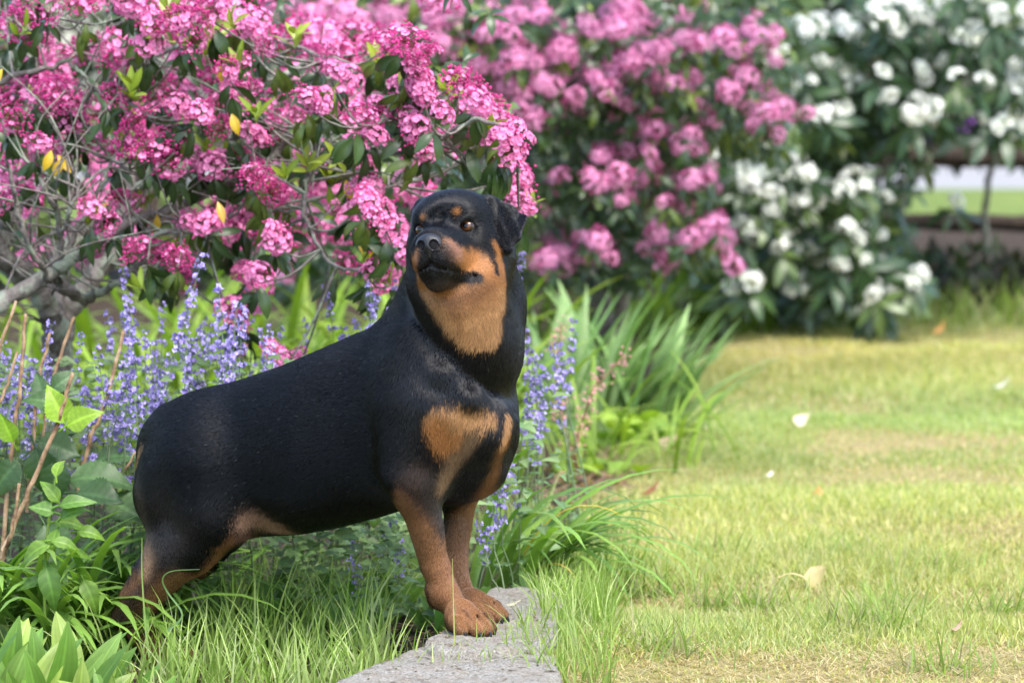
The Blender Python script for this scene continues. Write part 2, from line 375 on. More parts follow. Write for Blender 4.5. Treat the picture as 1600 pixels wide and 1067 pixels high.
class Leaves:
    """places leaves of a plant: the first `cap` nearest the camera as parts, the rest in one part"""
    def __init__(s, owner, sets, cap=300, rest='foliage', mat=None): s.o, s.sets, s.cap, s.rest, s.mat, s.l = owner, sets, cap, rest, mat, []
    def add(s, p, fwd, up=(0, 0, 1), sc=1.0, k=None): s.l.append((np.asarray(p, float), np.asarray(fwd, float), up, sc, int(rp.integers(len(s.sets))) if k is None else k))
    def done(s):
        o0 = np.array(s.o.location)
        s.l.sort(key=lambda q: q[0][1] - 3.0 * q[3])
        for p, fw, up, sc, k in s.l[:s.cap]: link('leaf', s.sets[k][3], s.o, mw=m4(basis(fw, up), p - o0, sc))
        if len(s.l) > s.cap:
            J = Join()
            for p, fw, up, sc, k in s.l[s.cap:]:
                v, f, c, _ = s.sets[k]; J.add((v * sc) @ basis(fw, up).T + (p - o0), f, c * rp.uniform(.75, 1.2))
            tag(link(s.rest, J.me(s.rest, s.mat or LEAF), s.o), kind='stuff')
def part_tube(owner, name, pts, r0, r1, mat, sides=7, n_=5, col=None, wob=0):
    c = spline(pts, n_); 
    if wob: c[1:-1] += rp.normal(size=(len(c) - 2, 3)) * wob
    v, f = tube(c - np.array(owner.location), np.linspace(r0, r1, len(c)) * (1 + .08 * np.sin(np.arange(len(c)) * 2.3)), sides)
    return link(name, mesh(name, v, f, mat, True, None if col is None else np.tile(col, (len(v), 1))), owner)

# ---------------------------------------------------------------- flowers
def fib_dome(n_, cap=.62):
    i = np.arange(n_) + .5; z = 1 - i / n_ * (1 + (1 - 2 * (1 - cap))); ph = i * 2.399963; s_ = np.sqrt(np.maximum(1 - z * z, 0)); return np.stack([s_ * np.cos(ph), s_ * np.sin(ph), z], 1)
def cup(r_, depth, rim, mid, eye, n5=5):
    v, c = [(0, 0, -depth)], [eye]
    for j in range(n5): a_ = 2 * math.pi * (j + .5) / n5; v.append((.55 * r_ * math.cos(a_), .55 * r_ * math.sin(a_), -depth * .55)); c.append(mid)
    for j in range(n5 * 2): a_ = math.pi * (j + 1) / n5; q = r_ * (1 if j % 2 == 0 else .80); v.append((q * math.cos(a_), q * math.sin(a_), 0 if j % 2 == 0 else -.1 * r_)); c.append(rim)
    f = []
    for j in range(n5):
        j2 = (j + 1) % n5; f.append((0, 1 + j, 1 + j2))
        o = 1 + n5 + 2 * j; f += [(1 + j, o, 1 + j2) if 0 else (1 + j, 1 + n5 + (2 * j) % (2 * n5), 1 + j2)]
        f += [(1 + j, 1 + n5 + (2 * j - 1) % (2 * n5), 1 + n5 + (2 * j) % (2 * n5))]
        f += [(1 + j2, 1 + n5 + (2 * j) % (2 * n5), 1 + n5 + (2 * j + 1) % (2 * n5))]
    return np.array(v), f, np.array(c)
def bud(r_, h_, col):
    v = [(0, 0, h_)] + [(r_ * math.cos(j * 1.2566), r_ * math.sin(j * 1.2566), h_ * .45) for j in range(5)] + [(0, 0, 0)]
    f = [(0, 1 + j, 1 + (j + 1) % 5) for j in range(5)] + [(6, 1 + (j + 1) % 5, 1 + j) for j in range(5)]
    return np.array(v), f, np.tile(col, (7, 1))
def rot_to(n_): 
    B_ = basis(n_, (0.13, .31, .94) if abs(n_[2]) > .9 else (0, 0, 1)); a_ = rp.uniform(0, 6.28); x, y, z = B_[:, 0], B_[:, 2], B_[:, 1]
    return np.stack([x * math.cos(a_) + y * math.sin(a_), -x * math.sin(a_) + y * math.cos(a_), z], 1)
def cluster_mesh(R_, open_, n_=42, fr=.0115, cols=None, squash=.75):
    rim, mid, eye, budc = cols; J = Join(); dirs = fib_dome(n_)
    phase = rp.normal(size=3)
    for d_ in dirs:
        d_ = unit(d_ + rp.normal(size=3) * .12); p = d_ * R_ * rp.uniform(.82, 1.06) * [1, 1, squash]
        op = rp.random() < np.clip(open_ + .25 * math.sin(phase @ d_ * 3), 0, 1)
        if op: v, f, c = cup(fr * rp.uniform(.8, 1.15), fr * .55, rim * rp.uniform(.85, 1.15), mid, eye)
        else:  v, f, c = bud(fr * .42 * rp.uniform(.7, 1.2), fr * .95, budc * rp.uniform(.7, 1.3))
        J.add(v @ rot_to(unit(d_ + [0, 0, .15])).T + p, [list(q) for q in f], c)
        if not op and rp.random() < .8:
            v, f, c = bud(fr * .40, fr * .9, budc * rp.uniform(.7, 1.3)); J.add(v @ rot_to(d_).T + p + rp.normal(size=3) * fr * .7, [list(q) for q in f], c)
        if rp.random() < .6:
            tv, tf = tube(np.array([[0, 0, -R_ * .35], p * .5 + [0, 0, -R_ * .1], p * .96]), .0008, 3)
            J.add(tv, [list(q) for q in tf], np.array([.25, .06, .07]))
    return J.me('flower_cluster', PETAL)
PK = (np.array([.82, .19, .46]), np.array([.89, .38, .60]), np.array([.72, .15, .35]), np.array([.62, .065, .27]))
PM = (np.array([.72, .23, .46]), np.array([.80, .40, .58]), np.array([.66, .24, .44]), np.array([.56, .10, .28]))
CL_OPEN = [cluster_mesh(.050, .85, 40, .0125, PK) for _ in range(5)]; CL_MIX = [cluster_mesh(.050, .45, 46, .0115, PK) for _ in range(5)]; CL_BUD = [cluster_mesh(.050, .06, 60, .0110, PK) for _ in range(5)]
CM = [cluster_mesh(.056, .75, 30, .015, PM) for _ in range(5)]
def truss_mesh():
    J = Join()
    wh = np.array([.87, .87, .83])
    gap = unit(rp.normal(size=3))
    for d_ in fib_dome(16, .60):
        if d_ @ gap > .72 or rp.random() < .1: continue
        d_ = unit(d_ + rp.normal(size=3) * .22); v, f, c = cup(.030 * rp.uniform(.85, 1.1), .022, wh, wh * [.97, .98, .93], np.array([.62, .66, .40]))
        J.add(v @ rot_to(d_).T + d_ * .058 * rp.uniform(.75, 1.2) * [1, 1, .8], [list(q) for q in f], c)
    return J.me('flower_truss', PETAL)
TR = [truss_mesh() for _ in range(5)]
# purple rhododendron trusses
def tinted(me_, col):
    m2 = me_.copy(); n_ = len(m2.vertices); a_ = m2.attributes['tint']; b_ = np.zeros(n_ * 4, np.float32); a_.data.foreach_get('color', b_); b_ = b_.reshape(-1, 4); b_[:, :3] *= col; a_.data.foreach_set('color', b_.reshape(-1)); return m2
TRP = [tinted(t_, np.array([.36, .13, .55])) for t_ in TR[:2]]

# ---------------------------------------------------------------- shrubs
def whorl(LV, p, ax, n_, sc=1.0, spread=(1.0, 1.7), k=None, droop=.35):
    """n_ leaves around a shoot tip at p, axis ax"""
    ax = unit(ax); R_ = basis(ax); a0 = rp.uniform(0, 6.28)
    for i in range(n_):
        a_ = a0 + i * 2.4; th_ = rp.uniform(*spread); side = R_[:, 0] * math.cos(a_) + R_[:, 2] * math.sin(a_)
        fw = ax * math.cos(th_) + side * math.sin(th_) + np.array([0, 0, -droop])
        LV.add(p + ax * rp.uniform(-.03, .01) * sc, fw, ax + rp.normal(size=3) * .25, sc * rp.uniform(.7, 1.15), k)
def toward(p, root, up=.8, cam_=.6):
    d_ = unit(p - root); return unit(d_ * .6 + np.array([0, 0, up]) + cam_ * unit(CAMP - p))

LAUREL = leaf_set(6, .078, .026, LANCE, [(.034, .068, .018), (.042, .080, .020), (.030, .058, .018), (.110, .160, .026)], GLOSSY, fold=.18, bend=.9)
NEWLEAF = leaf_set(2, .055, .020, LANCE, [(.22, .30, .03), (.27, .33, .035)], LEAF, fold=.2, bend=.3)
YELLOW = leaf_set(2, .07, .026, LANCE, [(.55, .33, .02), (.60, .40, .03)], LEAF, fold=.2, bend=.5)
# front mountain laurel
root = at(90, 590, 8.75); root[2] = gz(root[0], root[1])
lau = thing('mountain_laurel', 'large pink mountain laurel with lichen-grey trunks behind the purple catmint on the left', 'shrub', tuple(root))
D1 = 8.55
def bp(l, d=D1): return [at(q[0], q[1], q[2] if len(q) > 2 else d) for q in l]
trunks = [([(95, 880, 8.75), (88, 700, 8.75), (88, 560, 8.7), (84, 505, 8.65), (57, 451, 8.6), (10, 410, 8.5), (-40, 330, 8.4)], .034, .022),
          ([(95, 860, 8.8), (92, 560, 8.75), (98, 500, 8.75), (125, 460, 8.8), (153, 423, 8.85), (178, 387, 8.9), (200, 300, 9.0), (190, 200, 9.1), (230, 90, 9.1)], .034, .012),
          ([(84, 505, 8.65), (94, 400, 8.9), (157, 337, 9.0), (170, 300, 9.1), (250, 200, 9.2), (300, 120, 9.2)], .024, .008)]
for l, a_, b_ in trunks: part_tube(lau, 'trunk', bp(l), a_, b_, BARK, 9, 6, wob=.003)
brs = [([(-60, 520, 8.3), (0, 474, 8.35), (71, 432, 8.4), (117, 401, 8.4), (146, 378, 8.4), (200, 350, 8.4), (260, 330, 8.5), (330, 300, 8.5)], .022, .006),
       ([(135, 469, 8.6), (150, 462, 8.55), (178, 444, 8.5), (213, 415, 8.5), (250, 395, 8.5)], .012, .005), ([(90, 440, 8.45), (110, 455, 8.5), (135, 469, 8.6)], .013, .012),
       ([(0, 395, 8.5), (10, 350, 8.5), (25, 330, 8.5), (30, 300, 8.6), (10, 220, 8.6)], .020, .010),
       ([(11, 255, 8.2), (30, 330, 8.25), (52, 397, 8.3), (80, 440, 8.4)], .005, .007), ([(56, 262, 8.3), (75, 310, 8.3), (90, 337, 8.35), (97, 400, 8.4)], .005, .008),
       ([(131, 277, 8.3), (110, 330, 8.3), (97, 367, 8.35)], .004, .006), ([(175, 250, 8.4), (150, 310, 8.4), (105, 390, 8.4)], .004, .007),
       ([(-20, 135, 8.5), (30, 118, 8.5), (94, 101, 8.5), (150, 60, 8.5), (200, 30, 8.5)], .008, .004), ([(109, 97, 8.4), (130, 120, 8.4), (155, 145, 8.4), (200, 160, 8.4)], .005, .003),
       ([(202, 375, 8.4), (255, 364, 8.4), (311, 360, 8.4), (350, 345, 8.4)], .006, .003), ([(190, 400, 8.4), (200, 380, 8.4), (255, 364, 8.4)], .008, .006),
       ([(20, 30, 8.4), (60, 50, 8.4), (110, 15, 8.4)], .005, .003), ([(200, 300, 9.0), (330, 250, 8.8), (400, 170, 8.6), (463, 112, 8.5), (520, 90, 8.4)], .012, .004),
       ([(260, 330, 8.5), (400, 265, 8.5), (455, 219, 8.5), (526, 228, 8.4), (600, 190, 8.2), (640, 130, 8.1)], .010, .004), ([(526, 228, 8.4), (640, 240, 8.2), (740, 190, 8.0), (790, 210, 7.95), (812, 270, 7.9)], .007, .003),
       ([(455, 219, 8.5), (476, 200, 8.45), (501, 245, 8.4), (514, 291, 8.4)], .006, .0035), ([(496, 235, 8.4), (491, 258, 8.35), (476, 312, 8.3), (484, 358, 8.25), (526, 417, 8.2), (590, 420, 8.15)], .006, .0035),
       ([(514, 291, 8.4), (570, 270, 8.3), (600, 330, 8.2), (630, 380, 8.15)], .005, .003), ([(330, 300, 8.5), (420, 330, 8.5), (540, 300, 8.5), (620, 290, 8.5)], .006, .003),
       ([(230, 90, 9.1), (330, 60, 9.0), (420, 60, 8.9), (500, 90, 8.7)], .007, .004)]
bpts = []
for l, a_, b_ in brs:
    part_tube(lau, 'branch', bp(l), a_, b_, BARK, 7, 6, wob=.003); bpts.append(spline(bp(l), 6))
for l, a_, b_ in trunks: bpts.append(spline(bp(l), 6))
BP = np.concatenate(bpts)
O, X_, U = 'o', 'x', 'b'
fl = [(26,38,55,U),(60,60,46,X_),(40,8,44,U),(80,20,40,X_),(131,11,44,U),(225,15,56,O),(205,8,48,O),(240,38,48,O),(289,15,50,U),(180,75,62,X_),(188,94,46,O),(232,68,50,O),(274,34,46,X_),(375,30,50,O),(398,49,44,O),(360,64,44,X_),(300,64,46,X_),(330,20,44,X_),
 (41,146,50,U),(15,150,46,U),(68,150,48,U),(94,143,48,U),(124,158,46,X_),(112,188,46,X_),(139,218,46,X_),(176,150,44,U),(199,146,46,X_),(150,180,44,U),(255,146,52,U),(278,165,50,O),(289,178,46,O),(315,176,40,O),(202,221,52,U),(232,232,54,U),(255,244,54,U),(270,259,50,X_),(225,210,50,U),(180,235,46,U),(315,248,46,O),(330,259,42,O),(379,259,46,U),(398,278,46,U),(424,300,46,U),(442,308,42,U),(349,292,42,X_),(334,345,48,O),(356,360,50,O),(379,334,46,X_),(318,350,40,O),(428,375,44,U),(356,109,46,X_),(375,128,48,X_),(390,150,44,X_),(394,210,46,O),(420,202,42,X_),(188,311,34,U),(210,319,34,X_),(289,341,32,O),(240,386,44,U),(270,390,44,U),(142,326,44,O),(169,352,40,X_),(22,274,44,O),(4,311,44,X_),(45,322,40,O),(20,190,44,U),(60,225,44,X_),(95,240,40,X_),(340,165,42,X_),(345,200,42,U),
 (413,50,44,X_),(421,76,44,X_),(489,93,46,U),(514,89,44,X_),(526,110,46,O),(548,122,42,O),(497,156,48,O),(478,150,40,X_),(510,166,42,O),(459,181,42,X_),(440,170,40,X_),(586,80,48,U),(607,72,52,U),(632,63,50,U),(649,72,46,U),(640,90,46,X_),(628,114,48,O),(649,110,44,X_),(657,126,44,O),(636,143,46,O),(661,148,42,O),(645,160,44,O),(674,164,44,O),(691,177,42,O),(640,183,46,O),(649,202,46,O),(657,219,46,O),(666,236,40,O),(569,177,42,X_),(577,194,46,X_),(586,211,42,O),(548,194,40,X_),(560,236,46,O),(569,257,46,O),(569,276,44,O),(581,291,40,O),(577,316,48,O),(594,329,50,O),(602,346,48,O),(615,358,48,O),(624,375,48,O),(632,392,44,O),(560,322,40,O),(712,131,46,U),(729,127,46,U),(737,143,46,X_),(721,177,40,O),(729,202,40,O),(746,160,42,O),(763,169,46,X_),(771,186,50,O),(763,207,46,O),(784,198,48,O),(792,219,52,O),(805,206,40,O),(801,240,50,O),(792,257,44,O),(805,270,48,O),(818,278,42,O),(809,299,48,O),(813,318,40,O),
 (417,295,44,U),(408,274,46,U),(434,375,42,O),(586,422,46,O),(602,430,40,O),(598,441,44,O),(539,413,34,U),(408,426,40,O),(249,401,46,U),(278,405,42,U),(384,426,46,O),(402,437,44,O),(360,480,44,O),(384,483,44,O),(370,505,36,O),(278,437,40,U),(434,560,46,O),(460,556,40,O),(214,391,40,U)]
LVL = Leaves(lau, LAUREL + NEWLEAF + YELLOW, 300, 'foliage', GLOSSY); TW = Join()
def twig_to(p, tip, r_=.0022):
    j = np.argmin(((BP - p) ** 2).sum(1) + (BP[:, 2] > p[2]) * .01); a_ = BP[j]; mid = (a_ + p) / 2 + [0, 0, -.02]
    v, f = tube(spline([a_, mid, tip], 3), [r_ * 1.6] * 2 + [r_ * 1.3] * 2 + [r_] * 3, 4); TW.add(v - root, f, (1, 1, 1))
for x, y, s_, k in fl:
    far = rp.random() < .22
    d_ = np.interp(x, [0, 400, 820], [8.35, 8.3, 7.95]) + rp.uniform(-.12, .22) + (.5 if far else 0)
    p = at(x, y, d_); R_ = s_ / FPX * d_ / 2 / .046
    ax = unit(np.array([rp.normal() * .35 + (.35 if x > 500 else 0), -.75 + rp.normal() * .25, .75 + rp.normal() * .25]))
    me_ = {'o': CL_OPEN, 'x': CL_MIX, 'b': CL_BUD}[k][rp.integers(5)]
    st = np.diag([rp.uniform(.75, 1.3), rp.uniform(.75, 1.3), rp.uniform(.6, 1.05)])
    link('flower_cluster', me_, lau, mw=m4(rot_to(ax) @ st, p - root, R_))
    if rp.random() < .38:
        q_ = p + rp.normal(size=3) * [.035, .04, .028]; link('flower_cluster', {'o': CL_OPEN, 'x': CL_MIX, 'b': CL_BUD}[k][rp.integers(5)], lau, mw=m4(rot_to(unit(ax + rp.normal(size=3) * .4)) @ st, q_ - root, R_ * rp.uniform(.55, .85)))
    tip = p - ax * .03; twig_to(tip, tip)
    whorl(LVL, p - ax * .035 - [0, 0, .01], ax, 6, .90, (1.3, 2.2), int(rp.integers(6)), .7)
    if rp.random() < .12: whorl(LVL, p - ax * .02 + rp.normal(size=3) * .03, ax, 5, .9, (.3, .9), 6 + int(rp.integers(2)), -.1)
for x, y in ((268,25),(262,20),(210,145),(205,135),(90,252),(100,258),(80,245),(345,105),(400,175),(362,188),(340,325),(345,330),(245,345),(520,280),(540,292),(320,70),(330,72),(4,118),(460,60),(480,255),(560,395),(520,330),(700,140)):
    d_ = 8.2 + rp.uniform(0, .3); yl = (x, y) in ((90,252),(100,258),(80,245),(345,105),(362,188),(340,325),(345,330),(4,118),(245,345),(540,292),(560,395))
    if yl: LVL.add(at(x, y - 10, d_), np.array([rp.normal() * .5, -.4, -.8]), (rp.normal() * .4, -1, .3), .78, 8 + int(rp.integers(2)))
    else: whorl(LVL, at(x, y, d_), (0, -.5, .8), 6, 1.0, (.3, 1.0), 6 + int(rp.integers(2)), 0)
for i in range(95):                              # leafy shoots deeper in the crown
    x, y = rp.uniform(-60, 800), rp.uniform(-60, 420)
    if y > 330 and x > 560: continue
    if x < 330 and y > 280 and rp.random() < .6: continue
    p = at(x, y, rp.uniform(8.4, 9.5)); whorl(LVL, p, (rp.normal() * .4, -.5, .6), 5, .85, (.8, 1.8), int(rp.integers(6)))
    if rp.random() < .5: twig_to(p, p)
for i in range(95):
    x, y = rp.uniform(-20, 700), rp.uniform(-40, 400); p = at(x, y, rp.uniform(8.9, 9.6)); link('flower_cluster', (CL_MIX + CL_OPEN)[rp.integers(10)], lau, mw=m4(rot_to(unit([rp.normal() * .3, -.7, .7])), p - root, 1.0))
for i in range(190):                              # bare grey twigs inside the crown
    a_ = BP[rp.integers(len(BP))]
    if proj(a_)[0] > 560 or proj(a_)[1] < 120: continue
    d_ = unit([rp.normal(), rp.normal() * .6, .7 + rp.normal() * .4]); L_ = rp.uniform(.10, .32)
    b_ = a_ + d_ * L_ * .5 + rp.normal(size=3) * .02; e_ = a_ + d_ * L_ + rp.normal(size=3) * .05
    v, f = tube(spline([a_, b_, e_], 4), np.linspace(.0034, .0012, 9), 4); TW.add(v - root, f, (1, 1, 1))
LVL.done(); tag(link('twigs', TW.me('twigs', BARK), lau), kind='stuff')

# mountain laurel further back
R2 = np.array([.25, 14.2, 0.0])
la2 = thing('mountain_laurel', 'mauve pink mountain laurel behind the dog, between the front laurel and the white shrub', 'shrub', tuple(R2))
fm = [(981,4),(998,17),(1011,38),(859,51),(884,67),(842,25),(817,25),(808,63),(813,89),(918,38),(939,46),(964,42),(977,72),(1015,72),(1036,67),(1061,63),(1091,67),(960,101),(981,114),(994,93),(1008,105),(1032,114),(1053,131),(1023,139),(1070,139),(1074,160),(1082,118),(914,97),(926,118),(888,110),(943,143),(964,143),(981,160),(960,177),(825,135),(842,139),(834,177),(810,140),(880,181),(998,207),(1023,202),(994,223),(1023,222),(1015,240),(1049,207),(1061,211),(1078,228),(1082,207),(964,228),(977,240),(935,245),(956,257),(947,282),(960,299),(969,270),(981,278),(977,308),(1015,270),(1028,257),(1061,282),(1070,312),(1091,270),(1104,274),(1028,367),(1036,384),(1049,405),(1034,400),(1091,358),(1104,375),(1120,350),(1137,371),(1129,392),(846,295),(842,327),(1137,135),(1150,160),(1171,169),(1184,190),(1192,207),(1175,42),(1192,55),(1196,76),(1209,148),(1222,169),(1217,190),(910,371),(935,375),(926,405),(897,400),(855,426),(846,384),
 (472,25),(484,34),(505,55),(514,13),(539,17),(560,30),(569,42),(581,21),(602,17),(628,25),(661,8),(683,8),(674,38),(695,25),(725,30),(737,42),(754,34),(758,55),(737,63),(767,13),(809,25),(796,89),(818,84),(678,84),(695,89),(649,55),(670,59),(813,148),(834,190),(775,143),(780,160),(530,60),(600,60),(470,70),(560,75),(720,90),(745,100),(700,110),(780,110),(870,130),(900,160),(870,80),(650,265),(670,290),(661,275),(500,346),(510,250),(440,250),(680,300),(530,330),(450,400),(860,290),(755,80),(770,50)] + [(430 + 23 * i + (i * 37) % 19, 4 + (i * 53) % 118) for i in range(34)]
LV2 = Leaves(la2, LAUREL[:6] + NEWLEAF, 200, 'foliage', GLOSSY)
for i, (x, y) in enumerate(fm):
    n_ = 4 if rp.random() < .5 else 3
    for q in range(n_):
        d_ = (13.3 if x > 560 else 12.2) + rp.uniform(-.5, .6); p = at(x + (rp.normal() * 19 if q else 0), y + (rp.normal() * 13 if q else 0), d_)
        ax = unit([rp.normal() * .35 + .2 * np.sign(x - 900), -.7 + rp.normal() * .2, .8]); link('flower_cluster', CM[rp.integers(5)], la2, mw=m4(rot_to(ax), p - R2, rp.uniform(.48, .80)))
        whorl(LV2, p - ax * .045, ax, 3, 1.0, (1.2, 1.9), int(rp.integers(6)))
def in_back(x, y):
    if y > 440: return False
    if x > 1235: return False
    if x > 1100: return y < 240
    if x > 1000: return y < 430 and not (y > 300 and rp.random() < .75)
    return True
i = 0
while i < 1150:
    x, y = rp.uniform(420, 1240), rp.uniform(-90, 440)
    if not in_back(x, y): continue
    i += 1; p = at(x, y, rp.uniform(13.0, 15.6)); whorl(LV2, p, (rp.normal() * .4, -.6, .7), 6, 1.25, (.8, 1.8), int(rp.integers(6)) if rp.random() < .93 else 6)
LV2.done()
for l in ([(960, 640, 14.2), (950, 480, 14.2), (920, 330, 14.0), (890, 200, 13.8), (860, 60, 13.8)], [(955, 560, 14.2), (985, 400, 14.0), (1040, 250, 13.8), (1120, 170, 13.6), (1200, 130, 13.5)], [(950, 520, 14.2), (900, 380, 14.2), (820, 260, 14), (730, 150, 13.8)],
          [(925, 340, 14), (900, 240, 13.6), (930, 265, 13.5), (940, 280, 13.5)], [(1040, 250, 13.8), (1110, 205, 13.4), (1140, 95, 13.4)]): part_tube(la2, 'branch', bp(l), .030, .010, BARK, 7, 5, wob=.008)

# white rhododendron
R3 = np.array([2.0, 17.4, 0.0])
rho = thing('rhododendron', 'tall white flowering rhododendron with dark leaves at the right, in front of the fence', 'shrub', tuple(R3))
RL = leaf_set(5, .135, .042, LANCE, [(.040, .080, .026), (.052, .098, .028), (.036, .070, .026), (.085, .130, .034)], GLOSSY, fold=.12, bend=.5)
RN = leaf_set(2, .09, .032, LANCE, [(.18, .25, .04), (.15, .22, .035)], LEAF, fold=.2, bend=.3)
fw_ = [(1345,26),(1378,32),(1318,36),(1360,20),(1250,40),(1238,44),(1262,44),(1430,8),(1416,6),(1455,50),(1440,24),(1476,8),(1500,55),(1520,60),(1525,120),(1500,115),(1540,128),(1512,108),(1580,118),(1597,130),(1590,100),(1300,108),(1318,112),(1330,92),(1366,136),(1384,146),(1285,180),(1265,182),(1303,178),(1405,190),(1425,196),(1420,222),(1465,186),(1570,188),(1590,205),(1230,250),(1262,268),(1285,300),(1276,312),(1200,298),(1350,290),(1385,306),(1445,243),(1495,314),(1170,350),(1162,345),(1215,388),(1212,332),(1232,334),(1310,345),(1322,352),(1335,362),(1296,366),(1370,366),(1345,375),(1290,400),(1325,404),(1352,406),(1310,408),(1275,434),(1365,446),(1368,470),(1358,474),(1428,432),(1436,426),(1040,38),(1034,18),(1097,12),(1085,18),(1120,70),(1190,92),(1215,180),(1230,190),(1110,240),(964,332),(975,336),(1178,145),(1210,140),(1245,125),(1240,125),(1155,70),(1600,60),(1480,95),(1560,20),(1470,270),(1445,160),(1105,265),(1140,285),(1190,262),(1165,285),(1070,265)]
LV3 = Leaves(rho, RL + RN, 200, 'foliage', GLOSSY)
fx_ = []
for i in range(105):
    x, y = (rp.uniform(1180, 1640), rp.uniform(-30, 190)) if rp.random() < .62 else (rp.uniform(1140, 1330), rp.uniform(240, 460))
    fx_.append((x, y))
fw_ = [q for q in fw_ if not (1340 < q[0] and 225 < q[1] < 300 and q[0] not in (1445, 1350))]
for x, y in fw_ + [(a + rp.normal() * 16, b + rp.normal() * 10) for a, b in fw_ if a > 1140 and not (a > 1330 and 190 < b < 340)] + fx_:
    if x < 1060 and y > 200: d_ = 15.2
    else: d_ = 16.4 + rp.uniform(-.3, .3)
    p = at(x, y, d_); ax = unit([rp.normal() * .3, -.75, .7 + rp.normal() * .2])
    link('flower_truss', TR[rp.integers(5)], rho, mw=m4(rot_to(ax) @ np.diag([rp.uniform(.8, 1.25), rp.uniform(.8, 1.25), rp.uniform(.65, 1.0)]), p - R3, rp.uniform(.50, .84))); whorl(LV3, p - ax * .06, ax, 6, 1.1, (1.2, 1.9), int(rp.integers(5)))
def in_rho(x, y):
    if x < 1060: return y < 60
    if 1340 < x: 
        if y > 130 and x > 1420: return False
        if y > 250 and y < 345 and x > 1395: return rp.random() < .15
        if y > 150 and y < 345 and x > 1332: return False
    if 1085 < x < 1150 and 245 < y < 310: return rp.random() < .25
    lim = np.interp(x, [1060, 1180, 1260, 1400, 1440, 1460], [420, 460, 485, 490, 440, 170]); return y < lim
i = 0
while i < 1500:
    x, y = rp.uniform(1040, 1680), rp.uniform(-100, 495)
    if not in_rho(x, y): continue
    i += 1; p = at(x, y, rp.uniform(16.9, 19.0)); whorl(LV3, p, (rp.normal() * .4, -.6, .7), 7, 1.1, (.8, 1.8), int(rp.integers(5)) if rp.random() < .94 else 5 + int(rp.integers(2)))
LV3.done()
for l in ([(1270, 520, 17.4), (1280, 400, 17.6), (1260, 250, 17.6), (1200, 100, 17.6)], [(1300, 520, 17.4), (1340, 380, 17.7), (1400, 200, 17.8), (1450, 60, 17.8)], [(1330, 510, 17.6), (1390, 420, 17.8), (1420, 300, 18), (1530, 120, 18)], [(1543, 425, 19.1), (1540, 300, 19.0), (1560, 200, 18.6), (1580, 80, 18.3)]): part_tube(rho, 'branch', bp(l), .020, .010, BARK, 7, 5, wob=.008)

# purple rhododendron behind the fence
R4 = np.array([2.6, 21.0, 0.0])
rhp = thing('rhododendron', 'purple flowering rhododendron behind the fence at the upper right', 'shrub', tuple(R4))
for x, y in ((1430, 128),(1482, 138),(1335, 175),(1336, 195),(1338, 218),(1360, 230),(1375, 232),(1390, 230),(1500, 165),(1455, 215),(1420, 175),(1512, 235),(1560, 150),(1440, 120),(1588, 10),(1596, 30),(1255, 2),(1340, 180),(1510, 195),(1380, 228),(1570, 235)):
    p = at(x, y, 20.4 + rp.uniform(-.2, .3)); ax = unit([rp.normal() * .3, -.7, .7]); link('flower_truss', TRP[rp.integers(2)], rhp, mw=m4(rot_to(ax), p - R4, rp.uniform(.6, .9)))
LV4 = Leaves(rhp, RL, 0, 'foliage', GLOSSY)
i = 0
while i < 520:
    x, y = rp.uniform(1280, 1680), rp.uniform(-100, 240); i += 1
    p = at(x, y, rp.uniform(20.3, 22.5)); whorl(LV4, p, (rp.normal() * .4, -.6, .7), 7, 1.2, (.8, 1.8), int(rp.integers(5)))
LV4.done()
for l in ([(1375, 450, 21.2), (1385, 300, 21.2), (1400, 200, 21.2), (1420, 60, 21.2)], [(1660, 450, 21.2), (1640, 300, 21.2), (1620, 180, 21.2), (1600, 30, 21.2)]): part_tube(rhp, 'branch', bp(l), .03, .012, BARK, 6, 5)

# dark hedge behind the laurels and the trees beyond the road
def leaf_mass(name, n_, box, L, pal, label=None, cat=None):
    x0, x1, y0, y1, z0, z1 = box; p = np.stack([rp.uniform(x0, x1, n_), rp.uniform(y0, y1, n_), rp.uniform(z0, z1, n_)], 1)
    p[:, 2] *= 1 + .12 * np.sin(p[:, 0] * 1.3) + .08 * np.sin(p[:, 0] * 3.1)
    v, f, c = ribbons(p, rp.uniform(0, 6.28, n_), rp.uniform(.3, 1.8, n_), rp.uniform(.1, .8, n_), np.full(n_, L) * rp.uniform(.6, 1.3, n_), np.full(n_, L * .42), pick(pal, n_), 2, 0, [.25, 1, .05])
    o = link(name, mesh(name, v, f, LEAF, True, c)); o['kind'] = 'stuff'; return o
leaf_mass('hedge_foliage', 15000, (-7.5, 1.35, 20.2, 22.6, .0, 3.0), .16, [(.045, .085, .022), (.06, .11, .028), (.10, .15, .03), (.035, .07, .02)])
leaf_mass('far_treeline', 14000, (-32, 34, 66, 74, 0, 9.5), .85, [(.05, .09, .02), (.08, .13, .03), (.12, .17, .03)])
leaf_mass('hedge_foliage', 4500, (1.2, 2.15, 20.6, 22.6, .85, 3.0), .16, [(.045, .085, .022), (.06, .11, .028), (.035, .07, .02)])
leaf_mass('undergrowth', 4200, (1.6, 5.5, 18.5, 19.5, -.03, .25), .11, [(.03, .05, .015), (.045, .075, .02), (.022, .028, .013), (.036, .034, .02)])
# ================================================================== the dog
TH = rad(27.0)                                   # heading: to the right and towards the camera
DF = np.array([math.cos(TH), -math.sin(TH), 0.0]); DL = np.array([math.sin(TH), math.cos(TH), 0.0])
DO = np.array([(520 - 800) / FPX * 7.3, 7.3, 0.0])
def P(px, py, l=0.0):                            # point at lateral offset l from the dog's midplane seen at (px, py)
    r = ray(px, py); t = (l - DL @ (CAMP - DO)) / (DL @ r); return CAMP + r * t
def M(px, py):
    p = P(px, py) - DO; return p @ DF, p[2]
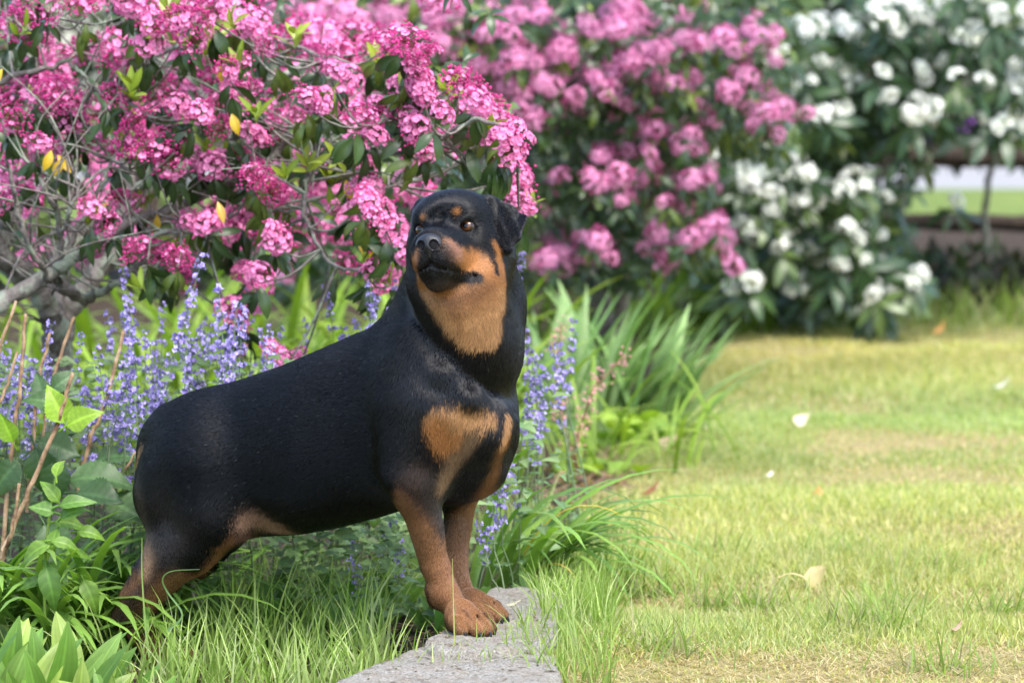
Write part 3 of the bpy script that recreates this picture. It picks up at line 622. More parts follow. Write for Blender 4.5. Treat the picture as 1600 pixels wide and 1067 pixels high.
# head frame
HP = at(692, 352, 7.02)
fi, ro, ta = rad(18.0), rad(6.5), rad(5.0)
HF = np.array([-math.sin(fi) * math.cos(ro), -math.cos(fi) * math.cos(ro), math.sin(ro)])
_l0 = np.array([math.cos(fi), -math.sin(fi), 0.0]); _u0 = np.cross(HF, _l0)
HL = math.cos(ta) * _l0 + math.sin(ta) * _u0; HU = math.cos(ta) * _u0 - math.sin(ta) * _l0
HR = np.stack([HF, HL, HU], 1)                   # columns
def H(x, y, z): return HP + HR @ np.array([x, y, z])

class Field:
    def __init__(s, xs, ys, zs):
        s.ax = [np.asarray(a, np.float32) for a in (xs, ys, zs)]
        s.d = np.full([len(a) for a in s.ax], 0.5, np.float32)
    def sub(s, lo, hi):
        sl = []
        for a, l, h in zip(s.ax, lo, hi):
            i, j = np.searchsorted(a, l), np.searchsorted(a, h)
            if j <= i: return None
            sl.append(slice(i, j))
        g = np.meshgrid(*[a[q] for a, q in zip(s.ax, sl)], indexing='ij', sparse=True)
        return tuple(sl), g
    def put(s, sl, d, k, op):
        a = s.d[sl]
        if op == 'u':
            h = np.maximum(k - np.abs(a - d), 0) / k; s.d[sl] = np.minimum(a, d) - h * h * k * 0.25
        else:
            h = np.maximum(k - np.abs(a + d), 0) / k; s.d[sl] = np.maximum(a, -d) + h * h * k * 0.25
    def cone(s, a, b, ra, rb, k=0.03, op='u'):
        a, b = np.asarray(a, np.float32), np.asarray(b, np.float32); m = max(ra, rb) + k + 0.03
        q = s.sub(np.minimum(a, b) - m, np.maximum(a, b) + m)
        if q is None: return
        sl, g = q; ab = b - a; L = float(ab @ ab) + 1e-12
        t = np.clip(sum((g[i] - a[i]) * ab[i] for i in range(3)) / L, 0, 1)
        d = np.sqrt(sum((g[i] - a[i] - t * ab[i]) ** 2 for i in range(3))) - (ra + (rb - ra) * t)
        s.put(sl, d.astype(np.float32), k, op)
    def ell(s, c, R, r, k=0.03, op='u'):
        c = np.asarray(c, np.float32); R = np.asarray(R, np.float32); m = max(r) + k + 0.03
        q = s.sub(c - m, c + m)
        if q is None: return
        sl, g = q; e = [g[i] - c[i] for i in range(3)]
        l = [sum(e[i] * R[i, j] for i in range(3)) for j in range(3)]
        k0 = np.sqrt(sum((l[j] / r[j]) ** 2 for j in range(3))) + 1e-6
        k1 = np.sqrt(sum((l[j] / r[j] ** 2) ** 2 for j in range(3))) + 1e-6
        s.put(sl, (k0 * (k0 - 1) / k1).astype(np.float32), k, op)
    def tri(s, a, b, c, th, k=0.01, op='u'):
        a, b, c = [np.asarray(v, np.float32) for v in (a, b, c)]; m = th + k + 0.02
        q = s.sub(np.minimum(np.minimum(a, b), c) - m, np.maximum(np.maximum(a, b), c) + m)
        if q is None: return
        sl, g = q; g = np.broadcast_arrays(*g); p = np.stack([x.ravel() for x in g], 1)
        ba, cb, ac = b - a, c - b, a - c; nr = np.cross(ba, ac)
        def seg(pv, e): t = np.clip(pv @ e / (e @ e), 0, 1); return ((pv - t[:, None] * e) ** 2).sum(1)
        pa, pb, pc = p - a, p - b, p - c
        ins = np.sign(pa @ np.cross(ba, nr)) + np.sign(pb @ np.cross(cb, nr)) + np.sign(pc @ np.cross(ac, nr))
        edge = np.minimum(np.minimum(seg(pa, ba), seg(pb, cb)), seg(pc, ac))
        d = np.sqrt(np.where(ins < 2, edge, (pa @ nr) ** 2 / (nr @ nr))) - th
        s.put(sl, d.reshape(g[0].shape).astype(np.float32), k, op)
    def mesh(s, smooth=2):
        d = s.d; nx, ny, nz = d.shape; ins = d < 0
        corners = [(i, j, k) for i in (0, 1) for j in (0, 1) for k in (0, 1)]
        cnt = np.zeros((nx - 1, ny - 1, nz - 1), np.int8)
        for i, j, k in corners: cnt += ins[i:nx - 1 + i, j:ny - 1 + j, k:nz - 1 + k]
        act = np.argwhere((cnt > 0) & (cnt < 8)); idx = np.full(cnt.shape, -1, np.int32); idx[tuple(act.T)] = np.arange(len(act))
        acc = np.zeros((len(act), 3)); n = np.zeros(len(act))
        X = lambda c: np.stack([s.ax[m][act[:, m] + c[m]] for m in range(3)], 1)
        D = lambda c: d[act[:, 0] + c[0], act[:, 1] + c[1], act[:, 2] + c[2]]
        for c0 in corners:
            for m in range(3):
                if c0[m]: continue
                c1 = list(c0); c1[m] = 1
                d0, d1 = D(c0), D(c1); cr = (d0 < 0) != (d1 < 0)
                t = np.where(cr, d0 / np.where(cr, d0 - d1, 1), 0)[:, None]
                acc += np.where(cr[:, None], X(c0) * (1 - t) + X(c1) * t, 0); n += cr
        v = acc / n[:, None]; fs = []
        for m in range(3):
            a, b = [q for q in range(3) if q != m]
            lo = [slice(1, -1)] * 3; lo[m] = slice(0, -1); hi = list(lo); hi[m] = slice(1, None)
            i0, i1 = ins[tuple(lo)], ins[tuple(hi)]; e = np.argwhere(i0 != i1)
            fl = i0[tuple(e.T)]; e = e + 1; e[:, m] -= 1
            def cell(da, db): q = e.copy(); q[:, a] -= da; q[:, b] -= db; return idx[tuple(q.T)]
            f = np.stack([cell(1, 1), cell(0, 1), cell(0, 0), cell(1, 0)], 1)
            flip = fl if m != 1 else ~fl
            f[~flip] = f[~flip][:, ::-1]; fs.append(f)
        f = np.concatenate(fs)
        e = np.concatenate([f[:, [0, 1]], f[:, [1, 2]], f[:, [2, 3]], f[:, [3, 0]]])
        for it in range(smooth):
            for lam in (0.5, -0.48):
                sm = np.zeros_like(v); dg = np.bincount(e[:, 0], minlength=len(v)).astype(float)
                for q in range(3): sm[:, q] = np.bincount(e[:, 0], v[e[:, 1], q], len(v))
                v = v + lam * (sm / np.maximum(dg, 1)[:, None] - v)
        return v, f

def steps(*segs):                                # ((start, stop, step), ...) -> rising axis
    out = []
    for a, b, st in segs: out.append(np.arange(a, b, st))
    return np.concatenate(out)

B = Field(steps((-0.80, -0.235, 0.0065), (-0.235, 0.075, 0.0025)),
          steps((6.85, 7.20, 0.0028), (7.20, 7.72, 0.0070)),
          steps((-0.06, 0.16, 0.0034), (0.16, 0.60, 0.0062), (0.60, 0.90, 0.0025)))
RB = np.stack([DF, DL, [0, 0, 1]], 1)
# ---- trunk: swept oval; top and bottom line given as picture points on the midplane
top = [(228, 700), (232, 672), (241, 652), (256, 641), (275, 632), (300, 621), (350, 603), (400, 587), (450, 570), (520, 541), (575, 516), (620, 500), (660, 495), (700, 520), (740, 555), (770, 595), (786, 622), (795, 652)]
bot = [(228, 702), (236, 740), (250, 790), (275, 832), (310, 845), (360, 842), (400, 837), (470, 834), (530, 824), (600, 805), (640, 792), (690, 780), (730, 760), (762, 730), (783, 700), (795, 657)]
wid = [(228, .010), (236, .055), (250, .080), (300, .118), (360, .139), (430, .150), (520, .166), (590, .150), (660, .150), (720, .125), (765, .080), (785, .050), (795, .012)]
ts = np.array([M(*q) for q in top]); bs = np.array([M(*q) for q in bot]); ws = np.array([(M(x, 650)[0], w_) for x, w_ in wid])
gs = np.linspace(ts[0, 0], ts[-1, 0], 400)
def sm(y): 
    k = np.exp(-0.5 * (np.arange(-16, 17) / 6.0) ** 2); k /= k.sum(); return np.convolve(np.pad(y, 16, 'edge'), k, 'valid')
Tz, Bz, Wl = sm(np.interp(gs, ts[:, 0], ts[:, 1])), sm(np.interp(gs, bs[:, 0], bs[:, 1])), sm(np.interp(gs, ws[:, 0], ws[:, 1]))
lo = np.array([B.ax[0][0], B.ax[1][0], 0.16]); hi = np.array([B.ax[0][-1], B.ax[1][-1], 0.75])
sl, g = B.sub(lo, hi)
S = (g[0] - DO[0]) * DF[0] + (g[1] - DO[1]) * DF[1]; Lq = (g[0] - DO[0]) * DL[0] + (g[1] - DO[1]) * DL[1]
zc, a_, b_ = [np.interp(S, gs, q).astype(np.float32) for q in ((Tz + Bz) / 2, np.maximum((Tz - Bz) / 2, 0.004), Wl)]
zz = (g[2] - zc) / a_; ll = np.abs(Lq / b_)
# the ribcage is widest a little above its middle and a little flat at the sides
q = (np.abs(zz) ** 2.15 + ll ** 2.3) ** (1 / 2.2)
d = (q - 1) * np.minimum(a_, b_)
over = np.maximum(np.maximum(S - gs[-1], gs[0] - S), 0)
d = np.sqrt(np.maximum(d, 0) ** 2 + over ** 2) + np.minimum(d, 0)
B.put(sl, d.astype(np.float32), 0.01, 'u')
C = B.cone
def E(c, r, k=0.03, R=RB, op='u'): B.ell(c, R, r, k, op)
# rump, tail stub
C(P(268, 656, 0), P(250, 668, 0), .026, .020, .03); C(P(250, 664, 0), P(238, 684, 0), .015, .009, .012)
E(P(310, 715, -.066), (.095, .066, .095), .08); E(P(310, 715, .070), (.085, .075, .085), .06)
# hind legs: thigh, lower leg, hock, foot
for sgn, dx, dz in ((-1, 0, 0), (1, -30, 6)):
    o = sgn * .105
    sx = 0 if sgn < 0 else 6
    Q = lambda px, py, dl=0.0: P(px + sx, py + dz, o + sgn * dl)
    C(Q(325, 725), Q(335, 800), .080, .060, .06)
    E(Q(305, 765), (.080, .060, .105), .04)
    C(Q(268, 755), Q(270, 830), .055, .048, .04)
    C(Q(270, 725, -.02), Q(255, 775, -.01), .040, .050, .04)
    C(Q(335, 800), Q(300, 855), .058, .050, .04)
    C(Q(300, 845), Q(228, 930), .052, .032, .03)
    C(Q(275, 850), Q(214, 938), .036, .026, .03)
    C(Q(245, 850), Q(200, 945), .012, .014, .03)
    C(Q(226, 932), Q(198, 962), .032, .027, .02)          # hock
    C(Q(203, 964), Q(243, 1018), .028, .024, .02)         # rear pastern
    C(Q(248, 1022), Q(285, 1030), .026, .024, .02)
    for j, (tx, ty) in enumerate(((296, 1036), (306, 1034), (308, 1030), (302, 1027))):
        C(Q(270, 1028, -.02 + .012 * j), Q(tx, ty, .022 - .015 * j), .017, .014, .008)
# flank fold
C(P(365, 770, -.10), P(355, 830, -.115), .035, .018, .04); C(P(365, 770, .10), P(355, 830, .115), .035, .018, .04)
# shoulders and upper arms
for sgn in (-1, 1):
    o = sgn
    if sgn < 0:
        E(P(652, 600, -.118), (.080, .055, .120), .035)
        C(P(690, 640, -.115), P(647, 740, -.130), .068, .046, .04)
        C(P(640, 640, -.12), P(632, 735, -.135), .055, .040, .04)
        C(P(716, 650, -.085), P(672, 740, -.115), .053, .036, .035)
        C(P(626, 742, -.140), P(640, 770, -.135), .026, .030, .02)   # elbow
        C(P(653, 755, -.132), P(683, 890, -.085), .037, .0212, .03)
        C(P(641, 762, -.130), P(670, 880, -.090), .023, .013, .02)
        C(P(683, 890, -.085), P(694, 925, -.078), .0212, .0240, .02)
        C(P(678, 922, -.085), P(680, 938, -.082), .017, .014, .012)  # carpal pad
        C(P(694, 925, -.078), P(720, 962, -.074), .0240, .0222, .02)
    else:
        E(P(725, 600, .085), (.075, .050, .115), .04)
        C(P(740, 650, .075), P(722, 740, .085), .048, .042, .03)
        C(P(722, 745, .085), P(710, 880, .055), .034, .0210, .03)
        C(P(710, 880, .055), P(714, 915, .052), .0210, .0220, .02)
        C(P(713, 915, .052), P(736, 950, .050), .0245, .022, .02)
# chest
E(P(735, 668, -.060), (.085, .070, .075), .03); E(P(745, 668, .045), (.080, .056, .075), .025)
E(P(735, 732, -.012), (.062, .055, .05), .03)
E(P(690, 700, 0), (.12, .13, .10), .05)
# neck
C(P(690, 595, 0), P(722, 480, 0), .140, .108, .04)
C(P(722, 480, 0), at(735, 400, 7.14), .108, .084, .03)
C(P(762, 560, 0), P(768, 470, .02), .055, .050, .04)
C(P(640, 530, 0), P(668, 440, 0), .050, .036, .04)
C(P(745, 545, -.05), H(-.055, .015, -.13), .085, .066, .03)
C(at(746, 545, 7.06), H(-.050, .005, -.128), .050, .046, .04)
C(at(757, 520, 7.06), H(-.045, .045, -.105), .046, .045, .04); C(at(715, 500, 7.06), H(-.045, -.042, -.105), .042, .042, .04)           # throat
# skin fold that runs from the neck down to the breast
for u0, u1 in (((652, 530, -.125), (690, 582, -.147)), ((690, 582, -.147), (733, 622, -.130)), ((733, 622, -.130), (770, 648, -.065))):
    C(P(*u0), P(*u1), .013, .014, .030)
# ---- head (head frame: x forward, y to the dog's left, z up; origin between the eyes)
def hc(a, b, ra, rb, k=.015, op='u', both=False):
    C(H(*a), H(*b), ra, rb, k, op)
    if both: C(H(a[0], -a[1], a[2]), H(b[0], -b[1], b[2]), ra, rb, k, op)
def he(c, r, k=.02, op='u', both=False):
    B.ell(H(*c), HR, r, k, op)
    if both: B.ell(H(c[0], -c[1], c[2]), HR, r, k, op)
he((-.078, 0, -.004), (.092, .082, .074), .03)
he((-.050, 0, .022), (.058, .062, .036), .03)
he((-.021, .036, .019), (.027, .024, .018), .015, both=True)
he((.019, 0, .012), (.013, .009, .011), .022, 's')     # brows
he((-.075, .054, -.065), (.062, .038, .060), .03, both=True)     # cheeks
hc((-.030, .050, -.028), (-.075, .068, -.035), .022, .024, .02, both=True)   # cheek bone
hc((-.02, 0, -.030), (.062, 0, -.037), .034, .027, .02); hc((-.01, .026, -.052), (.060, .019, -.056), .028, .024, .012, both=True)          # bridge
hc((-.01, .020, -.040), (.062, .012, -.046), .031, .025, .015, both=True)
hc((-.015, .028, -.066), (.056, .014, -.072), .030, .026, .015, both=True)   # flews
hc((.055, .012, -.080), (.000, .034, -.096), .015, .014, .010, both=True)
hc((-.040, 0, -.098), (.046, 0, -.101), .034, .024, .012)          # lower jaw
he((.050, 0, -.092), (.022, .025, .016), .008)                    # lower lip
hc((-.01, .034, -.094), (-.04, .046, -.094), .018, .02, .015, both=True)
hc((-.012, .0450, -.093), (-.026, .0540, -.094), .0120, .0105, .006, both=True)     # lip pouch
# mouth line
for q0, q1, rr in (((.082, 0, -.078), (.072, .022, -.084), .0028), ((.072, .022, -.084), (.040, .040, -.094), .0030), ((.040, .040, -.094), (.010, .055, -.100), .0032), ((.010, .055, -.096), (-.024, .066, -.098), .0024)):
    hc(q0, q1, rr, rr, .005, 's', both=q1[0] > .03)
hc((.088, 0, -.050), (.080, 0, -.076), .0022, .0022, .005, 's')
# eye sockets and lids
EYE = (-.0150, .0430, -.0045)
he((EYE[0] + .010, EYE[1] + .003, EYE[2]), (.013, .016, .0105), .008, 's', both=True)
he((EYE[0] - .001, EYE[1], EYE[2]), (.0160, .0180, .0166), .004, both=True)
he((EYE[0] + .010, EYE[1] + .001, EYE[2] - .0010), (.013, .0158, .0096), .0025, 's', both=True)
# ears: hanging flaps folded at the top edge
def ear(s):
    hh = lambda x, y, z: H(x, s * y, z)
    a, b, c = hh(-.070, .071, .042), hh(-.100, .094, .025), hh(-.055, .104, -.048)
    d_, e_ = hh(-.110, .123, .014), hh(-.072, .119, -.026)
    for q_ in ((a, b, c), (b, d_, e_), (b, e_, c)): B.tri(*q_, .0048, .010)
    C(hh(-.085, .062, .032), b, .019, .008, .02)
    C(a, b, .010, .010, .012); C(a, c, .0075, .006, .010); C(b, c, .0065, .006, .010)
ear(1)
a, b, c = H(-.070, -.066, .046), H(-.110, -.084, .040), H(-.075, -.088, -.052)
for q_ in ((a, b, c), (b, H(-.118, -.104, .0), c)): B.tri(*q_, .0048, .010)
C(H(-.080, -.058, .040), b, .020, .010, .02)
# ---- front paws (built after the legs so that the toes stay separate)
def paw(base, fwd, k=.0035, s=1.0):
    f = unit([fwd[0], fwd[1], 0]); l = np.array([-f[1], f[0], 0])
    pt = lambda x, y, z: base + f * x * s + l * y * s + np.array([0, 0, z * s])
    C(pt(-.005, 0, .034), pt(.035, 0, .028), .029 * s, .024 * s, .015)
    C(pt(-.015, 0, .016), pt(.03, 0, .014), .022 * s, .020 * s, .015)
    tips = []
    for y0, y1, x1 in ((-.024, -.032, .050), (-.009, -.0115, .068), (.009, .0115, .068), (.024, .032, .050)):
        C(pt(.010, y0 * .8, .028), pt(x1 - .018, y1, .025), .0142 * s, .0146 * s, k)
        C(pt(x1 - .018, y1, .025), pt(x1, y1, .0135), .0146 * s, .0118 * s, k)
        tips.append((pt(x1 + .006, y1, .016), f))
    for y0, y1 in ((-.017, -.022), (0, 0), (.017, .022)): C(pt(.020, y0, .050), pt(.078, y1, .026), .0032, .0042, .005, 's')
    return tips

pf = unit(DF * .80 - DL * .45); pg = unit(DF * .92 - DL * .12)
def stand(px, py, z): r = ray(px, py); return CAMP + r * ((z - HC) / r[2])
near_base = stand(722, 989, PZ); far_base = stand(738, 968, PZ)
claws = paw(near_base, pf, s=.98) + paw(far_base, pg, s=.93)
C(P(720, 962, -.074), near_base + np.array([0, 0, .034]), .024, .024, .015)
C(P(736, 950, .050), far_base + np.array([0, 0, .032]), .022, .023, .015)
DV, DFc = B.mesh(2)

# ---- coat colours and throat shading, painted as dabs on the surface
TRI = np.concatenate([DFc[:, [0, 1, 2]], DFc[:, [0, 2, 3]]])
bvh = BVHTree.FromPolygons(DV.tolist(), DFc.tolist())
rng = np.random.default_rng(7)
VC = np.tile(np.array([.0036, .0040, .0058]), (len(DV), 1)); BALD = np.zeros(len(DV)); WET = np.zeros(len(DV)); LEN = np.ones(len(DV))
N1 = vnoise(DV, 160, 3) * .5 + vnoise(DV, 420, 4) * .5
def hit(px, py):
    r_ = ray(px, py); h = bvh.ray_cast(Vector(CAMP), Vector(unit(r_)))
    return None if h[0] is None else np.array(h[0])
def weight(c, r_m, soft):
    d_ = np.linalg.norm(DV - c, axis=1) + N1 * r_m * .22 * min(1, soft * 3)
    t = np.clip((r_m * (1 + soft) - d_) / (2 * soft * r_m + 1e-6), 0, 1); return t * t * (3 - 2 * t)
def stroke(col, pts, soft=.35, a=1.0, bald=0, wet=0, ln=None, pts3=None):
    W = np.zeros(len(DV))
    cs = pts3
    if cs is None:
        cs = []
        for q0, q1 in zip(pts, pts[1:] if len(pts) > 1 else pts):
            n_ = max(1, int(math.hypot(q1[0] - q0[0], q1[1] - q0[1]) / (0.4 * min(q0[2], q1[2])) + 1))
            for t in np.linspace(0, 1, n_ + 1): cs.append([q0[i] + (q1[i] - q0[i]) * t for i in range(3)])
        cs = [(hit(x, y), r_ * .001175) for x, y, r_ in cs]
    for c_, r_m in cs:
        if c_ is not None: W = np.maximum(W, weight(c_, r_m, soft))
    W *= a
    if col is not None: VC[:] = VC + (np.array(col) - VC) * W[:, None]
    if bald: BALD[:] = np.maximum(BALD, W * bald)
    if wet: WET[:] = np.maximum(WET, W * wet)
    if ln is not None: LEN[:] = LEN + (ln - LEN) * W
TAN, GOLD, BRN, RED = (.300, .130, .042), (.380, .205, .088), (.215, .104, .046), (.295, .136, .058)
BLK, LIP = (.0036, .0040, .0058), (.0042, .0038, .0045)
PAINT_HEAD = True
# legs
stroke(BRN, [(630, 775, 14), (652, 820, 34), (675, 865, 32), (690, 910, 32), (712, 955, 34), (740, 975, 34), (770, 985, 20)], .4)
stroke(RED, [(690, 880, 22), (700, 920, 26), (725, 955, 26), (750, 975, 26)], .6, .7)
stroke((.085, .050, .036), [(650, 750, 26), (668, 775, 26)], .9, .5)
stroke((.030, .024, .022), [(672, 760, 16), (685, 800, 15), (697, 840, 11), (704, 870, 7)], .8, .85)
stroke(BRN, [(745, 785, 34), (730, 830, 30), (722, 880, 24), (725, 925, 24), (750, 945, 26), (775, 958, 20)], .4)
stroke(BRN, None, .4, pts3=[(P(706, 870, .055), .05), (P(711, 915, .052), .045), (P(736, 945, .05), .045), (far_base + [0, 0, .03], .05), (far_base + pg * .05 + [0, 0, .02], .04)])
stroke((.27, .125, .058), [(765, 770, 20), (745, 820, 20), (735, 860, 16)], .8, .6)
stroke((.10, .050, .028), [(722, 900, 14), (726, 930, 14)], .8, .5)
stroke(TAN, [(790, 690, 12), (778, 730, 12), (760, 770, 14)], .8, .5)
stroke(BRN, [(285, 905, 26), (255, 915, 36), (228, 930, 40), (205, 955, 40), (225, 1000, 40), (270, 1025, 40)], .5)
stroke(RED, [(362, 845, 9), (335, 880, 14), (300, 912, 18), (268, 935, 20)], .6, .8)
stroke((.028, .020, .020), [(272, 860, 18), (240, 900, 14), (215, 930, 14), (196, 960, 18), (185, 975, 14)], .9, .8)
stroke((.36, .22, .13), [(228, 855, 14), (232, 870, 16), (226, 895, 12)], .9, .8)
stroke((.075, .055, .044), [(216, 760, 12), (222, 800, 15), (230, 840, 18), (244, 860, 16)], 1., .7)
stroke((.50, .32, .16), [(222, 700, 8), (212, 735, 8), (208, 765, 9)], .8, .8, ln=1.9)
stroke((.030, .025, .023), [(250, 785, 32), (285, 830, 34)], 1., .5)
# belly
stroke((.34, .20, .135), [(382, 818, 14), (400, 808, 20), (420, 820, 22), (445, 830, 16), (462, 833, 8)], .7)
stroke((.30, .15, .11), [(380, 838, 10), (420, 840, 10), (455, 838, 8)], .6, .6)
# breast patches
stroke(GOLD, [(690, 655, 20), (720, 655, 20), (750, 650, 16), (772, 655, 10)], .35)
stroke(TAN, [(685, 665, 18), (695, 690, 18), (715, 685, 14), (700, 700, 10)], .5)
stroke((.20, .125, .068), [(740, 690, 16), (715, 715, 16), (700, 740, 14), (692, 760, 10)], .8, .8)
stroke(BLK, [(768, 690, 13), (752, 710, 16), (725, 750, 18), (710, 775, 12)], .6)
stroke(GOLD, [(795, 652, 9), (793, 670, 9), (788, 690, 8)], .4)
stroke(BLK, [(783, 640, 4), (784, 690, 4)], .6)
# throat
stroke(GOLD, [(668, 452, 14), (690, 480, 20), (720, 500, 30), (755, 505, 34), (762, 470, 34), (720, 470, 30)], .30)
stroke(GOLD, [(735, 520, 22), (757, 528, 16), (764, 518, 18), (778, 470, 14), (780, 440, 14)], .3, ln=1.5)
stroke(TAN, [(690, 462, 18), (740, 462, 24), (775, 440, 16)], .9, .7)
stroke((.15, .062, .022), [(685, 460, 10), (705, 464, 12), (740, 458, 12), (765, 445, 10)], .9, .6); stroke((.17, .07, .026), [(700, 470, 8), (716, 492, 8), (722, 512, 6)], .9, .55)  # darker tan paints in the shading below the jaw and along the throat crease
# face
stroke(TAN, [(700, 385, 14), (715, 405, 20), (745, 415, 24), (770, 418, 20), (782, 410, 10)], .35)
stroke((.50, .22, .075), [(735, 410, 18), (765, 412, 16)], .8, .8)
stroke((.36, .19, .14), [(705, 385, 12), (718, 395, 10)], .8, .8)
stroke(TAN, [(772, 378, 5), (780, 395, 6), (785, 415, 7), (788, 440, 8)], .4)
stroke(BLK, [(762, 385, 9), (768, 398, 7), (774, 412, 6), (777, 426, 4)], .6)
stroke(TAN, [(649, 405, 7), (652, 425, 8), (658, 445, 10)], .45)
stroke((.33, .17, .10), [(653, 392, 4), (653, 408, 6)], .6)
stroke(TAN, [(714, 331, 6)], .35); stroke(TAN, [(663, 341, 5)], .35)
# dark muzzle and lips
stroke((.016, .014, .016), [(672, 400, 16), (680, 408, 14), (664, 412, 12), (664, 430, 12)], .6)
stroke((.030, .019, .016), [(692, 384, 8), (700, 398, 12), (708, 412, 10), (716, 422, 7)], .8, .9); stroke(BLK, [(684, 398, 12), (690, 408, 12), (700, 417, 9), (662, 405, 8), (661, 425, 9), (664, 440, 9)], .6)
stroke(LIP, [(672, 422, 12), (682, 428, 18), (695, 430, 18), (710, 432, 14), (722, 434, 11), (735, 434, 10), (747, 434, 10)], .25, bald=.62, wet=1)
stroke(LIP, [(668, 405, 9), (678, 408, 9), (692, 411, 9), (708, 420, 8), (722, 428, 8), (740, 432, 8)], .3, bald=.7, wet=.5)
stroke((.035, .022, .018), [(672, 446, 8), (690, 448, 8), (712, 446, 6)], .8, .9)
stroke((.33, .15, .06), [(668, 456, 5), (690, 460, 6), (715, 456, 6), (730, 450, 6)], .8, .8)
for sy in (1, -1):
    e3 = H(EYE[0] + .004, sy * EYE[1], EYE[2])
    stroke(BLK, None, .5, pts3=[(e3, .024)]); stroke((.008, .007, .008), None, .3, bald=1, wet=.6, pts3=[(e3, .0165)])
stroke((.014, .013, .015), None, .4, bald=1, wet=.5, pts3=[(H(.078, 0, -.036), .026)])
fl_ = (DV[:, 2] < .19) & ((DV - DO) @ DF > .05) & (VC.mean(1) < .014); VC[fl_] = np.array(BRN) * .9
# head, paws and legs carry shorter hair
dh = np.linalg.norm(DV - H(-.02, 0, -.03), axis=1)
LEN *= np.where(DV[:, 2] < .15, .34, np.where(DV[:, 2] < .25, .55, 1)) * (1 - .58 * np.clip((.17 - dh) / .06, 0, 1))
me = mesh('dog', DV, DFc, None, colors=VC)
for nm, arr in (('wet', WET),):
    a_ = me.attributes.new(nm, 'FLOAT', 'POINT'); a_.data.foreach_set('value', arr.astype(np.float32))
m = Mat('dog_skin'); cc = m.attr('tint'); wt = m.n('Attribute', attribute_name='wet').outputs['Fac']
ro_ = m.math('SUBTRACT', .90, m.math('MULTIPLY', wt, .52))
nb = m.bump(m.noise(700, 2), .5, .0015)
m.bsdf(m.mix(wt, m.mix(.45, cc, rgb(.002, .002, .002)), cc), ro_, m.math('ADD', .02, m.math('MULTIPLY', wt, .16)), nb); me.materials.append(m.m)
dog = link('dog', me)
tag(dog, 'black and tan dog standing with front paws on a stone slab, looking back left', 'dog')
